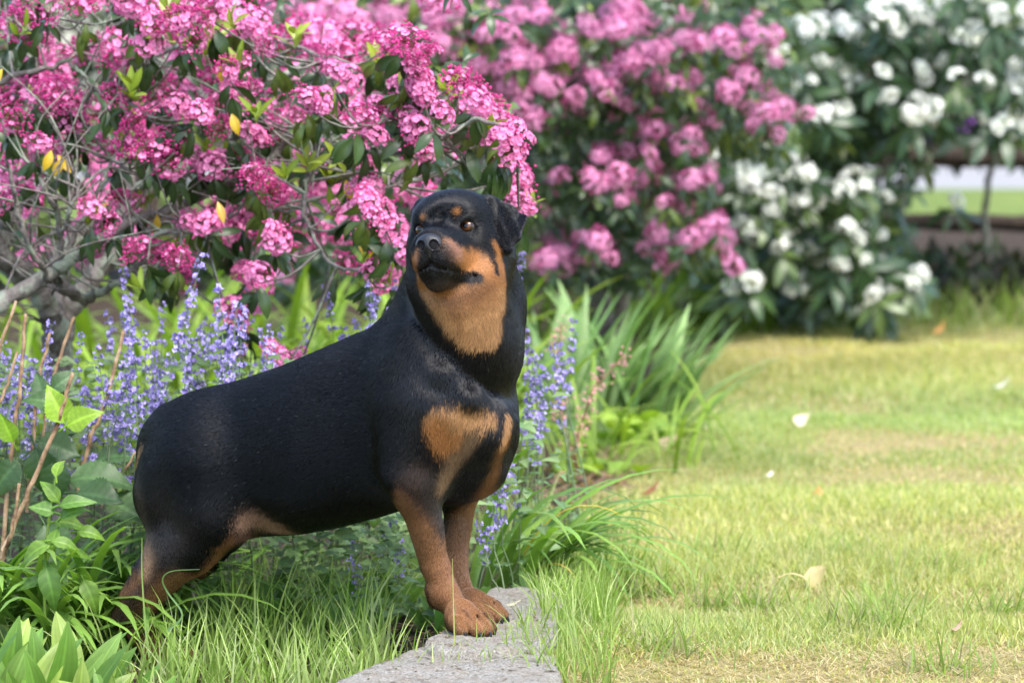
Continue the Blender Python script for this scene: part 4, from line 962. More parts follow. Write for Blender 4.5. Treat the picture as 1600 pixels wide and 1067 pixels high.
# ---- hair
def HAIRMAT(m, cc):
    return m.bsdf(cc, .28, .44)
def coat():
    p0, p1, p2 = DV[TRI[:, 0]], DV[TRI[:, 1]], DV[TRI[:, 2]]
    cr = np.cross(p1 - p0, p2 - p0); ar = np.linalg.norm(cr, axis=1); nm = cr / (ar[:, None] + 1e-12)
    face = (nm * (CAMP - p0)).sum(1) / np.linalg.norm(CAMP - p0, axis=1)
    keep = (1 - BALD[TRI].mean(1)) * np.where(face > -.35, 1, .30)
    dh_ = np.linalg.norm((p0 + p1 + p2) / 3 - H(-.02, 0, -.03), axis=1)
    wgt = ar * keep * (1 + 1.3 * (dh_ < .16))
    N = 620000
    t = np.searchsorted(np.cumsum(wgt) / wgt.sum(), rng.random(N)); t = np.minimum(t, len(TRI) - 1)
    u, v_ = rng.random(N), rng.random(N); f_ = u + v_ > 1; u[f_] = 1 - u[f_]; v_[f_] = 1 - v_[f_]
    bw = np.stack([1 - u - v_, u, v_], 1)
    pos = (DV[TRI[t]] * bw[:, :, None]).sum(1); c1 = TRI[t, rng.integers(0, 3, N)]; v2f = np.zeros(len(DV), int); v2f[TRI[:, 2]] = np.arange(len(TRI)); v2f[TRI[:, 0]] = np.where(rng.random(len(TRI)) < .5, np.arange(len(TRI)), v2f[TRI[:, 0]])
    c2 = TRI[v2f[c1], rng.integers(0, 3, N)]; c3 = TRI[v2f[c2], rng.integers(0, 3, N)]; c4_ = TRI[v2f[c3], rng.integers(0, 3, N)]; c4_ = TRI[v2f[c4_], rng.integers(0, 3, N)]; c4_ = TRI[v2f[c4_], rng.integers(0, 3, N)]; c5 = TRI[v2f[c4_], rng.integers(0, 3, N)]; col = VC[np.choose(rng.integers(0, 4, N), [c2, c3, c4_, c5])]; ln = (LEN[TRI[t]] * bw).sum(1)
    VN = np.zeros_like(DV)
    for q in range(3):
        for ax in range(3): VN[:, ax] += np.bincount(TRI[:, q], cr[:, ax], len(DV))
    VN /= np.linalg.norm(VN, axis=1)[:, None] + 1e-12
    n = (VN[TRI[t]] * bw[:, :, None]).sum(1); n /= np.linalg.norm(n, axis=1)[:, None]
    rel = pos - DO; s_ = rel @ DF
    flow = np.tile(-DF * .9 + np.array([0, 0, -.45]), (N, 1))
    legs = np.clip((.30 - pos[:, 2]) / .08, 0, 1)[:, None]; legs = np.where((s_ < -.12)[:, None], np.clip((.33 - pos[:, 2]) / .12, 0, 1)[:, None], legs)
    flow = flow * (1 - legs) + legs * np.array([.12, -.05, -1.0])
    fr = (np.clip((s_ - .17) / .10, 0, 1))[:, None]; flow = flow * (1 - fr) + fr * (np.array([0, 0, -1.0]) - .25 * DF)
    hd = pos - HP; hx, hy, hz = hd @ HF, hd @ HL, hd @ HU
    wh = np.clip((.175 - np.linalg.norm(pos - H(-.04, 0, -.03), axis=1)) / .05, 0, 1)[:, None]
    fh = -HF * 1.0 + np.sign(hy)[:, None] * HL * np.clip(np.abs(hy) / .05, 0, 1)[:, None] * .35 - HU * (np.clip(-(hz) / .06, -.2, 1.2))[:, None] * .8
    earm = (np.abs(hy) > .085)[:, None] & (hz > -.055)[:, None]
    ln = np.where(earm[:, 0], ln * .36, ln); fh = np.where(earm, -HU * 1.0 - HF * .2, fh)
    flow = flow * (1 - wh) + fh * wh
    flow = flow + np.stack([vnoise(pos, 38, 11 + i) for i in range(3)], 1) * .20 + rng.normal(size=(N, 3)) * .10
    tn = flow - n * (flow * n).sum(1)[:, None]; tn /= np.linalg.norm(tn, axis=1)[:, None] + 1e-9
    L = .0108 * ln * rng.uniform(.65, 1.2, N) * (1 + .12 * vnoise(pos, 90, 21))
    lift = np.where(ln < .7, 1.5, 1.0) * np.clip(.22 + .05 * vnoise(pos, 70, 31) + rng.normal(size=N) * .05, .15, .6) * np.where(ln > 1.3, 1.3, 1)
    pts = np.zeros((N, 4, 3), np.float32)
    for k, a in enumerate((0, .34, .68, 1.0)):
        pts[:, k] = pos - n * .0003 + (tn * a + n * (lift * (a - .45 * a * a))[:, None] ) * L[:, None]
    jit = rng.uniform(.70, 1.30, (N, 1)) * (1 + .10 * vnoise(pos, 55, 41)[:, None])
    lum = col.mean(1, keepdims=True)
    col = col * jit
    grey = (rng.random(N) < .004) & (lum[:, 0] < .02); col[grey] = (.10, .10, .105)
    hc_ = bpy.data.hair_curves.new('coat'); hc_.add_curves([4] * N)
    hc_.attributes['position'].data.foreach_set('vector', pts.reshape(-1))
    ra = hc_.attributes.new('radius', 'FLOAT', 'POINT'); ra.data.foreach_set('value', np.tile(np.array([.00027, .00025, .00019, .00006], np.float32), N))
    ca = hc_.attributes.new('tint', 'FLOAT_COLOR', 'CURVE'); c4 = np.ones((N, 4), np.float32); c4[:, :3] = col; ca.data.foreach_set('color', c4.reshape(-1))
    m = Mat('dog_hair'); cc = m.attr('tint')
    HAIRMAT(m, cc); hc_.materials.append(m.m)
    o = bpy.data.objects.new('coat', hc_); COL.objects.link(o); o.parent = dog; o['kind'] = 'stuff'
coat()
# ---- eyes
m = Mat('eye'); tc = m.n('TexCoord').outputs['Object']; sp = m.n('SeparateXYZ'); m.set(sp.inputs[0], tc)
ang = m.math('DIVIDE', sp.outputs[1], .0142)
ir = m.ramp(ang, [(0.0, (.05, .035, .03)), (.52, (.03, .02, .015)), (.60, (.006, .004, .004)), (.72, (.045, .016, .006)), (.88, (.10, .036, .012)), (.925, (.05, .018, .007)), (.945, (.002, .002, .002))])
eye_m = m.bsdf(ir, .10, .35, coat=.35)
def uvsphere(r_, nu=24, nv=16):
    v = [(0, 0, r_)] ; f = []
    for i in range(1, nv):
        th_ = math.pi * i / nv
        for j in range(nu): ph = 2 * math.pi * j / nu; v.append((r_ * math.sin(th_) * math.cos(ph), r_ * math.sin(th_) * math.sin(ph), r_ * math.cos(th_)))
    v.append((0, 0, -r_))
    for j in range(nu): f.append((0, 1 + j, 1 + (j + 1) % nu)); f.append((len(v) - 1, 1 + (nv - 2) * nu + (j + 1) % nu, 1 + (nv - 2) * nu + j))
    for i in range(nv - 2):
        for j in range(nu): a_ = 1 + i * nu; f.append((a_ + j, a_ + nu + j, a_ + nu + (j + 1) % nu, a_ + (j + 1) % nu))
    return np.array(v), f
ev, ef = uvsphere(.0142); eme = mesh('eye', ev, ef, eye_m)
gaze = unit(HF + np.array([-.10, 0, .10]))
for sy in (1, -1):
    link('eye', eme, dog, mw=m4(basis(gaze), H(EYE[0] + .0008, sy * (EYE[1] + .0006), EYE[2] - .0006)))
# ---- nose
NS = 1.25; NC = np.array([.080, 0, -.0415]); c0 = H(*NC)
NF = Field(*[np.arange(c0[i] - .044, c0[i] + .044, .0012) for i in range(3)])
def NW(c): return NC + (np.array(c) - np.array([.080, 0, -.0365])) * NS
def ne(c, r_, k=.006, op='u', both=False):
    c = NW(c); r_ = [q * NS for q in r_]
    NF.ell(H(*c), HR, r_, k, op)
    if both: NF.ell(H(c[0], -c[1], c[2]), HR, r_, k, op)
def nc(a, b, ra, rb, k=.005, op='u', both=False):
    a, b, ra, rb = NW(a), NW(b), ra * NS, rb * NS
    NF.cone(H(*a), H(*b), ra, rb, k, op)
    if both: NF.cone(H(a[0], -a[1], a[2]), H(b[0], -b[1], b[2]), ra, rb, k, op)
ne((.072, 0, -.0335), (.022, .0205, .0155))
ne((.076, .0105, -.0385), (.0165, .0115, .0130), both=True)
nc((.086, 0, -.040), (.081, 0, -.053), .0075, .0050)
ne((.0925, .0098, -.0385), (.0160, .0064, .0074), .002, 's', both=True)
nc((.090, .0115, -.0400), (.078, .0225, -.0430), .0030, .0020, .003, 's', both=True)
nc((.099, 0, -.036), (.092, 0, -.060), .0016, .0016, .004, 's')
nv, nf = NF.mesh(2)
m = Mat('wet_nose'); vr = m.n('TexVoronoi'); vr.inputs['Scale'].default_value = 520; m.set(vr.inputs['Vector'], m.n('TexCoord').outputs['Object'])
m.bsdf(rgb(.012, .012, .015), .34, .42, m.bump(vr.outputs['Distance'], .6, .0012), coat=.2)
link('nose', mesh('nose', nv, nf, m.m), dog)
# ---- claws
m = Mat('claw'); claw_m = m.bsdf(rgb(.010, .010, .012), .45, .3)
cv, cf = [], []
for i in range(6):
    t = i / 5; rr = .0046 * (1 - t) ** .6 + .0005
    for j in range(8): cv.append((rr * .75 * math.cos(j * math.pi / 4), t * .014, rr * math.sin(j * math.pi / 4) - .006 * t * t))
for i in range(5):
    for j in range(8): cf.append((i * 8 + j, i * 8 + (j + 1) % 8, i * 8 + 8 + (j + 1) % 8, i * 8 + 8 + j))
cf.append(tuple(range(40, 48)))
cme = mesh('claw', cv, cf, claw_m)
for p_, f_ in claws: link('claw', cme, dog, mw=m4(basis(f_ + np.array([0, 0, -.5])), p_ - f_ * .003 + np.array([0, 0, -.002]), 1.25))
# ================================================================== border plants, lawn, fallen leaves
rq = np.random.default_rng(5); rp = rq
def ground_pt(x, y): return np.array([x, y, float(gz(x, y))])
# ---- catmint
CG = [(.14, .22, .085), (.11, .19, .07), (.18, .26, .10)]
PUR = [np.array(c) for c in ((.41, .33, .72), (.46, .38, .76), (.35, .27, .64), (.55, .48, .82))]
def floret(col):
    """two-lipped flower pointing along +Z"""
    s_ = .0064
    v = np.array([(0, 0, 0), (-.5, .3, 1), (.5, .3, 1), (0, .9, 1.5), (-.6, -.5, 1.3), (.6, -.5, 1.3), (0, -1.1, 1.15), (-1.0, -.2, 1.1), (1.0, -.2, 1.1)]) * s_
    f = [(0, 2, 1), (1, 2, 3), (0, 1, 4), (0, 4, 5), (0, 5, 2), (4, 6, 5), (1, 7, 4), (2, 5, 8)]
    c = np.array([col * .55, col, col, col * 1.15, col * .95, col * .95, col * 1.25, col, col]); return v, np.array(f), c
def spike_mesh(H_, nw, dens, full=1.0):
    J = Join(); bendx, bendy = rq.normal() * .05, rq.normal() * .05
    cz = np.linspace(0, 1, 7); cl = np.stack([bendx * cz ** 2 * H_, bendy * cz ** 2 * H_, cz * H_], 1)
    v, f = tube(cl, np.linspace(.0016, .0009, 7), 4); J.add(v, f, (.20, .26, .15))
    z0 = H_ * (1 - .62 * full)
    zs_ = z0 + (H_ - z0) * (np.linspace(0, 1, nw) ** .8)
    for i, z in enumerate(zs_):
        q = i / max(nw - 1, 1); n_ = int(dens * (1.1 - .65 * q)) + 2; off = np.array([np.interp(z, cl[:, 2], cl[:, 0]), np.interp(z, cl[:, 2], cl[:, 1]), z]); R_ = .0110 * (1.1 - .6 * q)
        for k in range(n_):
            a_ = rq.uniform(0, 6.28); d_ = unit([math.cos(a_), math.sin(a_), rq.uniform(.0, .9)])
            p = off + d_ * R_ * rq.uniform(.3, 1) + [0, 0, rq.normal() * .005]
            v, f, c = bud(.0019, .0065, np.array([.24, .24, .30])); J.add(v @ rot_to(d_).T + off + d_ * R_ * .2, np.array([(a, b, c_, c_) for a, b, c_ in f])[:, :4], c)
            if rq.random() < .8:
                v, f, c = floret(PUR[rq.integers(4)] * rq.uniform(.85, 1.2)); J.add((v * rq.uniform(.75, 1.15)) @ rot_to(d_).T + p, np.array([(a, b, c_, c_) for a, b, c_ in f]), c)
    J.f = [q for q in J.f]
    F_ = [tuple(dict.fromkeys(t)) for q in J.f for t in q.tolist()]
    return mesh('flower_spike', np.concatenate(J.v), F_, PETAL, True, np.concatenate(J.c))
SP_T = [spike_mesh(.30, 7, 10) for _ in range(5)]; SP_S = [spike_mesh(.20, 5, 10, 1.1) for _ in range(5)]; SP_G = [spike_mesh(.16, 5, 4, .8) for _ in range(2)]
SMALL = leaf_set(4, .026, .017, OVATE, CG, LEAF, fold=.3, bend=.5, serr=.10, seg=4)
def catmint(label, spots, n_leaf, box, cap=0):
    g = np.array([np.mean([q[2] for q in spots])]); c0 = at(np.mean([q[0] for q in spots]), np.mean([q[1] for q in spots]), g[0]); c0[2] = gz(c0[0], c0[1])
    o = thing('catmint', label, 'flower', tuple(c0)); J = Join()
    for x, y, d_, s_, kind in spots:          # (x, y) is the tip of the spike
        tip = at(x, y, d_); me_ = (SP_T if kind == 't' else SP_S if kind == 's' else SP_G)[rq.integers(2 if kind == 'g' else 5)]
        H_ = (.30 if kind == 't' else .20 if kind == 's' else .16) * s_
        lean = np.array([rq.normal() * .13, rq.normal() * .13, 1.0]); lean = unit(lean); b = tip - lean * H_
        link('flower_spike', me_, o, mw=m4(rot_to(lean), b - c0, s_))
        g0 = ground_pt(b[0] + rq.normal() * .03 - lean[0] * .15, b[1] + rq.normal() * .03)
        if b[2] > g0[2]:
            v, f = tube(spline([g0, (g0 + b) / 2 - lean * .0 + [0, 0, .02], b], 3), .0017, 4); J.add(v - c0, f, (.17, .23, .12))
            for z in np.arange(g0[2] + .05, b[2], .045):
                t = (z - g0[2]) / (b[2] - g0[2]); q = g0 + (b - g0) * t
                for sg in (1, -1):
                    a_ = rq.uniform(0, 6.28); v, f, c, _ = SMALL[rq.integers(4)]
                    J.add((v * rq.uniform(.8, 1.4)) @ basis((math.cos(a_) * sg, math.sin(a_) * sg, .25)).T + q - c0, f, c * rq.uniform(.8, 1.2))
    x0, x1, y0, y1, d0, d1 = box
    for i in range(n_leaf):
        p = at(rq.uniform(x0, x1), rq.uniform(y0, y1), rq.uniform(d0, d1)); a_ = rq.uniform(0, 6.28); v, f, c, _ = SMALL[rq.integers(4)]
        if p[2] < gz(p[0], p[1]): continue
        J.add((v * rq.uniform(.9, 1.8)) @ basis((math.cos(a_), math.sin(a_), rq.uniform(-.3, .6)), (rq.normal() * .3, -.4, 1)).T + p - c0, f, c * rq.uniform(.7, 1.25))
    tag(link('stems_and_leaves', J.me('stems_and_leaves', LEAF), o), kind='stuff')
sp = [(205,430,8.0,1,'t'),(312,400,8.0,1,'t'),(340,455,7.95,1.05,'t'),(355,480,8.0,1,'t'),(262,488,7.95,.95,'t'),(218,500,7.9,.9,'t'),(66,508,7.8,.75,'t'),(425,520,7.85,.8,'t'),(150,545,7.85,.8,'t'),(120,525,8.0,.7,'t'),(592,455,7.9,.8,'t'),(575,470,8.0,.7,'t'),(435,515,8.0,.7,'t'),(300,520,8.0,.8,'t'),(385,440,8.6,.7,'s'),(515,450,8.5,.7,'s'),(560,500,8.4,.7,'s'),(480,500,8.5,.6,'s'),(620,440,8.5,.7,'s'),(330,530,7.8,.8,'s'),(240,540,7.8,.8,'s'),(195,480,8.1,.8,'s')]
for i in range(66):
    x = rq.uniform(-20, 400) if rq.random() < .8 else rq.uniform(300, 640); y = rq.uniform(520, 640) - (.10 * x if x > 250 else 0) + rq.normal() * 22; d_ = rq.uniform(7.65, 8.5)
    sp.append((x, y, d_, rq.uniform(.55, .9), 's'))
for x, y in ((20, 560), (35, 590), (10, 610), (60, 600), (55, 640), (100, 650), (20, 660), (130, 620), (175, 600), (200, 620), (210, 590), (160, 640), (240, 600), (250, 620), (195, 660), (5, 540), (80, 630)): sp.append((x, y, rq.uniform(7.6, 7.9), rq.uniform(.7, 1), 's'))
catmint('wide drift of purple flowering catmint behind the back of the dog on the left', sp, 1500, (-40, 640, 560, 860, 7.75, 8.5))
catmint('purple catmint at the chest side of the dog, between it and the iris clump', [(890,505,8.6,.8,'t'),(860,545,8.4,.8,'s'),(845,560,8.3,.8,'s'),(830,590,8.2,.9,'s'),(850,600,8.5,.8,'s'),(875,540,8.7,.7,'s'),(826,620,8.2,.8,'s'),(850,640,8.3,.7,'s'),(865,590,8.6,.8,'s'),(835,550,8.6,.8,'s'),(825,385,8.6,.6,'s'),(830,650,8.2,.8,'s'),(780,735,7.75,.8,'s'),(792,745,7.75,.7,'s'),(770,755,7.75,.7,'s'),(800,730,7.8,.6,'s'),(815,520,8.6,.8,'s')], 90, (740, 880, 620, 880, 7.6, 8.5))
catmint('grey-green catmint with few flowers under the belly of the dog', [(610,800,7.7,.7,'g'),(545,850,7.6,.7,'g'),(625,850,7.6,.8,'g'),(560,880,7.55,.8,'g'),(745,820,7.6,.7,'g'),(765,830,7.6,.8,'g'),(600,840,7.8,.7,'g')], 900, (430, 690, 770, 960, 7.45, 8.1))

# ---- strap-leaved clumps
IRIS = [(.20, .32, .10), (.17, .29, .085), (.26, .38, .14)]; DAY = [(.17, .30, .05), (.22, .36, .07), (.13, .25, .045)]; LIME = [(.24, .36, .035), (.20, .32, .035), (.28, .38, .05)]
def strap_mesh(pal, L, W, curl, fold=.35, n_=6, lean=.0):
    out = []
    for i in range(n_):
        v, f, c = ribbons(np.zeros((1, 3)), np.array([math.pi / 2]), np.array([lean + rq.uniform(0, .1)]), np.array([curl * rq.uniform(.6, 1.4)]), np.array([L]), np.array([W * rq.uniform(.8, 1.2)]), np.array([pal[i % len(pal)]]) * rq.uniform(.85, 1.15), 8, fold, STRAP)
        out.append(mesh('leaf', v, f, LEAF, True, c))
    return out
ST_IRIS = strap_mesh(IRIS, .44, .034, .6); ST_DAY = strap_mesh(DAY, .52, .023, 1.7); ST_LIME = strap_mesh(LIME, .40, .020, 1.2); ST_FAR = strap_mesh([(.15, .25, .03), (.19, .29, .035), (.12, .21, .03)], .48, .022, 1.1)
def clump(name, label, cat, base, meshes, n_, az=(0, 6.283), lean=(.0, .5), sc=(.7, 1.1), spread=.08, extra=(), group=None):
    o = thing(name, label, cat, tuple(base), group)
    for i in range(n_):
        a_ = rq.uniform(*az); l_ = rq.uniform(*lean); s_ = rq.uniform(*sc)
        M_ = Matrix.Translation((rq.normal() * spread, rq.normal() * spread, -.01)) @ Matrix.Rotation(a_ - math.pi / 2, 4, 'Z') @ Matrix.Rotation(-l_, 4, 'X') @ Matrix.Scale(s_, 4)
        link('leaf', meshes[rq.integers(len(meshes))], o, mw=M_)
    for me_, M_ in extra: link('leaf', me_, o, mw=M_)
    return o
YST = strap_mesh([(.62, .42, .06), (.55, .33, .05)], .40, .012, 1.9, n_=2)
clump('iris_clump', 'iris clump with broad grey-green fan leaves beside the lawn, right of the dog', 'plant', on_ground(978, 690), ST_IRIS, 72, (-.7, 1.2), (.02, .8), (.68, 1.15), .09)
clump('iris_clump', 'second iris clump with upright leaves just behind the dog and its catmint', 'plant', on_ground(905, 690), ST_IRIS, 40, (-.6, 3.3), (.0, .35), (.8, 1.3), .10)
for x, y, lb in ((930, 548, 'lime green daylily clump under the mauve laurel, nearest to the dog'), (1030, 532, 'lime green daylily clump in shade straight behind the iris fans'), (1110, 525, 'lime green daylily clump at the lawn edge, left of the white shrub'), (1195, 517, 'small lime green daylily clump at the foot of the white shrub')):
    b = on_ground(x, y); clump('daylily_clump', lb, 'plant', b, ST_FAR, 46, (-3.3, .4), (.05, .55), (.75, 1.1) if x < 1150 else (.5, .85), .17)
clump('daylily_clump', 'arching daylily clump with one yellow leaf right behind the front legs of the dog', 'plant', np.array([*at(795, 880, 7.95)[:2], 0.0]), ST_DAY, 60, (-1.3, 1.2), (.1, .75), (.6, 1.05), .05,
      [(YST[0], Matrix.Translation((.03, -.05, .10)) @ Matrix.Rotation(-.5 - math.pi / 2, 4, 'Z') @ Matrix.Rotation(-.4, 4, 'X') @ Matrix.Scale(.72, 4)), (YST[1], Matrix.Translation((.05, -.02, .05)) @ Matrix.Rotation(-.9 - math.pi / 2, 4, 'Z') @ Matrix.Rotation(-.7, 4, 'X') @ Matrix.Scale(.5, 4))])
for x, y, sc_, n_, lb in ((70, 930, 1.0, 46, 'large arching daylily clump behind the hind leg of the dog at the left edge'), (150, 915, .95, 46, 'arching daylily clump closest to the hock of the dog'), (115, 850, 1.0, 40, 'arching daylily clump in front of the big toothed leaves'), (-15, 960, 1.0, 30, 'daylily clump cut off by the left edge of the picture')):
    b = at(x, y, 7.5 if x < 100 else 7.62); b[2] = gz(b[0], b[1]); clump('daylily_clump', lb, 'plant', b, ST_DAY, n_ + 22, (-2.9, .9), (.05, .8), (.6 * sc_, 1.0 * sc_), .08)
for x, y, lb in ((150, 640, 'lime green foliage clump under the leftmost laurel trunk'), (270, 650, 'lime green foliage clump behind the tallest catmint spikes'), (390, 640, 'lime green foliage clump behind the loin of the dog'), (500, 630, 'lime green foliage clump behind the shoulder of the dog'), (580, 630, 'lime green foliage clump under the hanging pink branch, left of the dog\'s neck'), (30, 660, 'lime green foliage clump behind the dry stalks'), (880, 600, 'lime green foliage clump between the dog and the iris fans')):
    b = at(x, y, 10.4 if x < 700 else 10.8); b[2] = 0; clump('daylily_clump', lb, 'plant', b, ST_LIME, 50, (0, 6.28), (.05, .8), (.9, 1.6) if x < 700 else (.7, 1.1), .22)
for x, d_, lb in ((60, 12.6, 'far lime green clump deep in shade under the front laurel, leftmost'), (190, 12.4, 'far lime green clump seen between the two thick laurel trunks'), (310, 12.6, 'far lime green clump above the tallest catmint spike'), (430, 12.4, 'far lime green clump above the rump of the dog'), (540, 12.6, 'far lime green clump left of the hanging pink branch'), (630, 12.4, 'far lime green clump touching the left cheek of the dog')):
    b = at(x, 600, d_); b[2] = 0; clump('daylily_clump', lb, 'plant', b, ST_LIME, 50, (0, 6.28), (.05, .7), (1.1, 1.9), .28)
# ---- hydrangea: old dry stems and big toothed leaves
hb = at(95, 880, 7.62); hb[2] = gz(hb[0], hb[1])
hy = thing('hydrangea', 'hydrangea with tall dry tan stems and big toothed leaves at the left edge', 'shrub', tuple(hb))
m = Mat('dry_stem'); ob = m.n('TexCoord').outputs['Object']; DRY = m.bsdf(m.ramp(m.noise(34, 4, ob), [(.30, (.09, .05, .03)), (.5, (.33, .21, .12)), (.72, (.52, .38, .25))]), .8, .2, m.bump(m.noise(90, 3, ob), .6, .004))
for l, r_ in (([(25, 470, 7.55), (0, 545, 7.55), (-12, 600, 7.6)], .0042), ([(40, 490, 7.6), (35, 560, 7.6), (28, 640, 7.6), (15, 730, 7.6), (2, 900, 7.6)], .0050), ([(27, 550, 7.5), (12, 600, 7.5), (-6, 640, 7.5)], .0038), ([(78, 520, 7.65), (62, 590, 7.65), (54, 655, 7.65), (42, 800, 7.65)], .0042), ([(116, 495, 7.75), (98, 545, 7.75), (80, 600, 7.75)], .0040), ([(193, 516, 7.7), (175, 590, 7.7), (155, 655, 7.7), (140, 690, 7.7), (115, 800, 7.7)], .0050), ([(114, 582, 7.5), (92, 655, 7.5), (60, 730, 7.5), (35, 790, 7.5), (5, 860, 7.5)], .0056), ([(228, 678, 7.68), (210, 710, 7.68), (160, 790, 7.7)], .0030), ([(30, 755, 7.4), (18, 830, 7.4), (0, 880, 7.42)], .0045), ([(72, 640, 7.7), (66, 690, 7.7), (60, 740, 7.7)], .0036), ([(60, 930, 7.4), (80, 960, 7.42), (92, 1000, 7.45)], .0034)):
    part_tube(hy, 'dry_stem', bp(l), r_ * .8, r_, DRY, 6, 5, wob=.0012)
BIGG = veined_set(5, .115, .080, OVATE, [(.075, .145, .045), (.06, .12, .04), (.09, .165, .045)], fold=.22, bend=.6, wav=.05); BIGY = veined_set(3, .115, .072, OVATE, [(.21, .36, .03), (.25, .40, .035)], fold=.3, bend=.5, wav=.05)
def put(o, S_, x, y, d_, fw, up, sc, k=None): 
    p = at(x, y, d_); link('leaf', S_[rq.integers(len(S_)) if k is None else k][3], o, mw=m4(basis(fw, up), p - np.array(o.location), sc))
for x, y, d_, fw, up, sc, S_ in ((100, 660, 7.5, (-.35, -.2, .95), (.2, -1, .2), .95, BIGY), (105, 665, 7.49, (.75, -.3, .45), (-.3, -.9, .4), .9, BIGY), (75, 640, 7.56, (-.3, -.1, .9), (0, -1, .2), .8, BIGG), (80, 610, 7.55, (.7, 0, .6), (0, -1, .3), .7, BIGG), (110, 640, 7.55, (-.7, -.3, .4), (0, -.8, .6), .9, BIGG),
        (110, 750, 7.6, (1, -.2, .25), (0, -.6, .8), 1.25, BIGG), (120, 770, 7.55, (.9, -.3, -.05), (0, -.6, .8), 1.1, BIGG), (55, 700, 7.6, (.3, -.2, -.9), (0, -1, .3), 1.1, BIGG), (90, 720, 7.6, (-.1, -.3, -.9), (.2, -1, .3), 1.0, BIGG), (30, 720, 7.6, (-.5, -.3, -.5), (0, -1, .3), 1.0, BIGG), (150, 720, 7.7, (.9, -.1, .4), (0, -.6, .8), .9, BIGG), (60, 690, 7.65, (.8, -.2, -.2), (0, -.8, .5), 1.0, BIGG), (20, 690, 7.55, (-.3, -.3, .8), (0, -1, .3), .8, BIGY), (70, 820, 7.5, (.4, -.4, -.6), (0, -1, .4), 1.0, BIGG), (170, 780, 7.6, (.7, -.4, -.3), (0, -.7, .6), 1.0, BIGG)):
    put(hy, S_, x, y, d_, fw, up, sc * .86)
# ---- young plant with bright pointed leaves
yb = at(60, 1000, 7.25); yb[2] = gz(yb[0], yb[1])
yg = thing('young_leafy_plant', 'young plant with bright green pointed leaves in front of the daylilies at the left', 'plant', tuple(yb))
part_tube(yg, 'stem', bp([(70, 985, 7.28), (70, 880, 7.28), (78, 800, 7.28), (88, 740, 7.28)]), .0035, .002, STEM, 5, 6, (.20, .30, .05))
YL = veined_set(8, .072, .034, OVATE, [(.17, .30, .04), (.12, .24, .04), (.22, .36, .045)], .3, fold=.25, bend=.9, serr=0, petiole=.012, nv=5, wav=.05)
for x, y, fw, sc in ((88, 745, (.05, .1, 1), .9), (92, 785, (-.45, -.3, .9), .8), (92, 790, (1, -.2, .35), 1.15), (85, 800, (-1, -.2, .35), 1.0), (90, 825, (-.3, -.6, -.6), 1.0), (85, 815, (.9, -.4, .15), .9), (78, 850, (-.9, -.3, -.2), 1.0), (80, 845, (1, -.3, .0), 1.0), (75, 880, (.8, -.5, -.5), 1.1), (72, 885, (.3, -.7, -.8), 1.2), (70, 905, (-.8, -.4, -.1), .9), (120, 830, (.9, -.3, .1), .8), (130, 905, (.5, -.6, -.7), 1.0), (95, 810, (.7, -.3, .6), .8), (100, 865, (.9, -.2, .2), .9)): put(yg, YL, x, y, 7.26 + rq.uniform(-.03, .03), fw, (rq.normal() * .2, -.8, .7), sc)
# ---- broad-leaved lily of the valley
LV_ = veined_set(6, .150, .050, LANCE, [(.105, .21, .035), (.14, .26, .045), (.085, .18, .035)], rows=12, fold=.35, bend=.55, serr=0, petiole=0, par=True)
LVF = veined_set(9, .150, .044, LANCE, [(.15, .28, .045), (.21, .34, .075), (.11, .22, .04), (.26, .36, .07)], .35, rows=12, fold=.35, bend=.6, serr=0, petiole=0, par=True, wav=.06)
def broad(label, spots, S_, yw, sc=(.7, 1.1)):
    o = None
    for x, y, d_ in spots:
        if d_ < 6.63: sc = (.45, .7)
        p = at(x, y, d_); p[2] = gz(p[0], p[1])
        if o is None: c0 = p.copy(); o = thing('lily_of_the_valley', label, 'plant', tuple(c0))
        for k in range(3):
            a_ = rq.uniform(0, 6.28); tl = rq.uniform(.2, 1.1); fw = np.array([math.cos(a_) * tl, math.sin(a_) * tl, 1.0]); up = np.array([-math.cos(a_) * .4 + rq.normal() * .4, -math.sin(a_) * .4 - .9, .3])
            link('leaf', S_[rq.integers(len(S_))][3], o, mw=m4(basis(fw, up), p - c0 + [rq.normal() * .01, rq.normal() * .01, 0], rq.uniform(*sc)))
broad('broad-leaved lily of the valley under the belly of the dog', [(x, 930 + rq.uniform(-25, 25), rq.uniform(7.4, 7.7)) for x in np.linspace(360, 500, 9)] + [(560, 935, 7.6), (590, 930, 7.7), (340, 940, 7.6), (540, 950, 7.5), (680, 960, 7.4)], LV_, 1, (.75, 1.1))
broad('blurred broad-leaved plants in the bottom left corner, nearest to the camera', [(x + rq.uniform(-12, 12), 1080, rq.uniform(6.60, 6.86)) for x in np.linspace(-20, 190, 24)] + [(120, 1050, 6.95), (60, 1050, 6.95), (20, 1040, 7.0), (90, 1050, 7.0)] + [(x, 1110, 6.62) for x in (195, 210, 225, 240, 255, 270, 300)] + [(200, 1060, 6.9), (175, 1050, 6.95)], LVF, 1, (.8, 1.2))
broad('small group of broad leaves beside the front paws, behind the stone', [(830, 900, 7.75), (845, 905, 7.8), (855, 890, 7.9), (690, 940, 7.5), (660, 935, 7.5)], LV_, 1, (.5, .75))
broad('low lily of the valley leaves by the hind foot of the dog', [(150, 985, 7.45), (110, 990, 7.4), (40, 1000, 7.35), (15, 1000, 7.35), (350, 965, 7.6)], LV_, 1, (.6, .9))
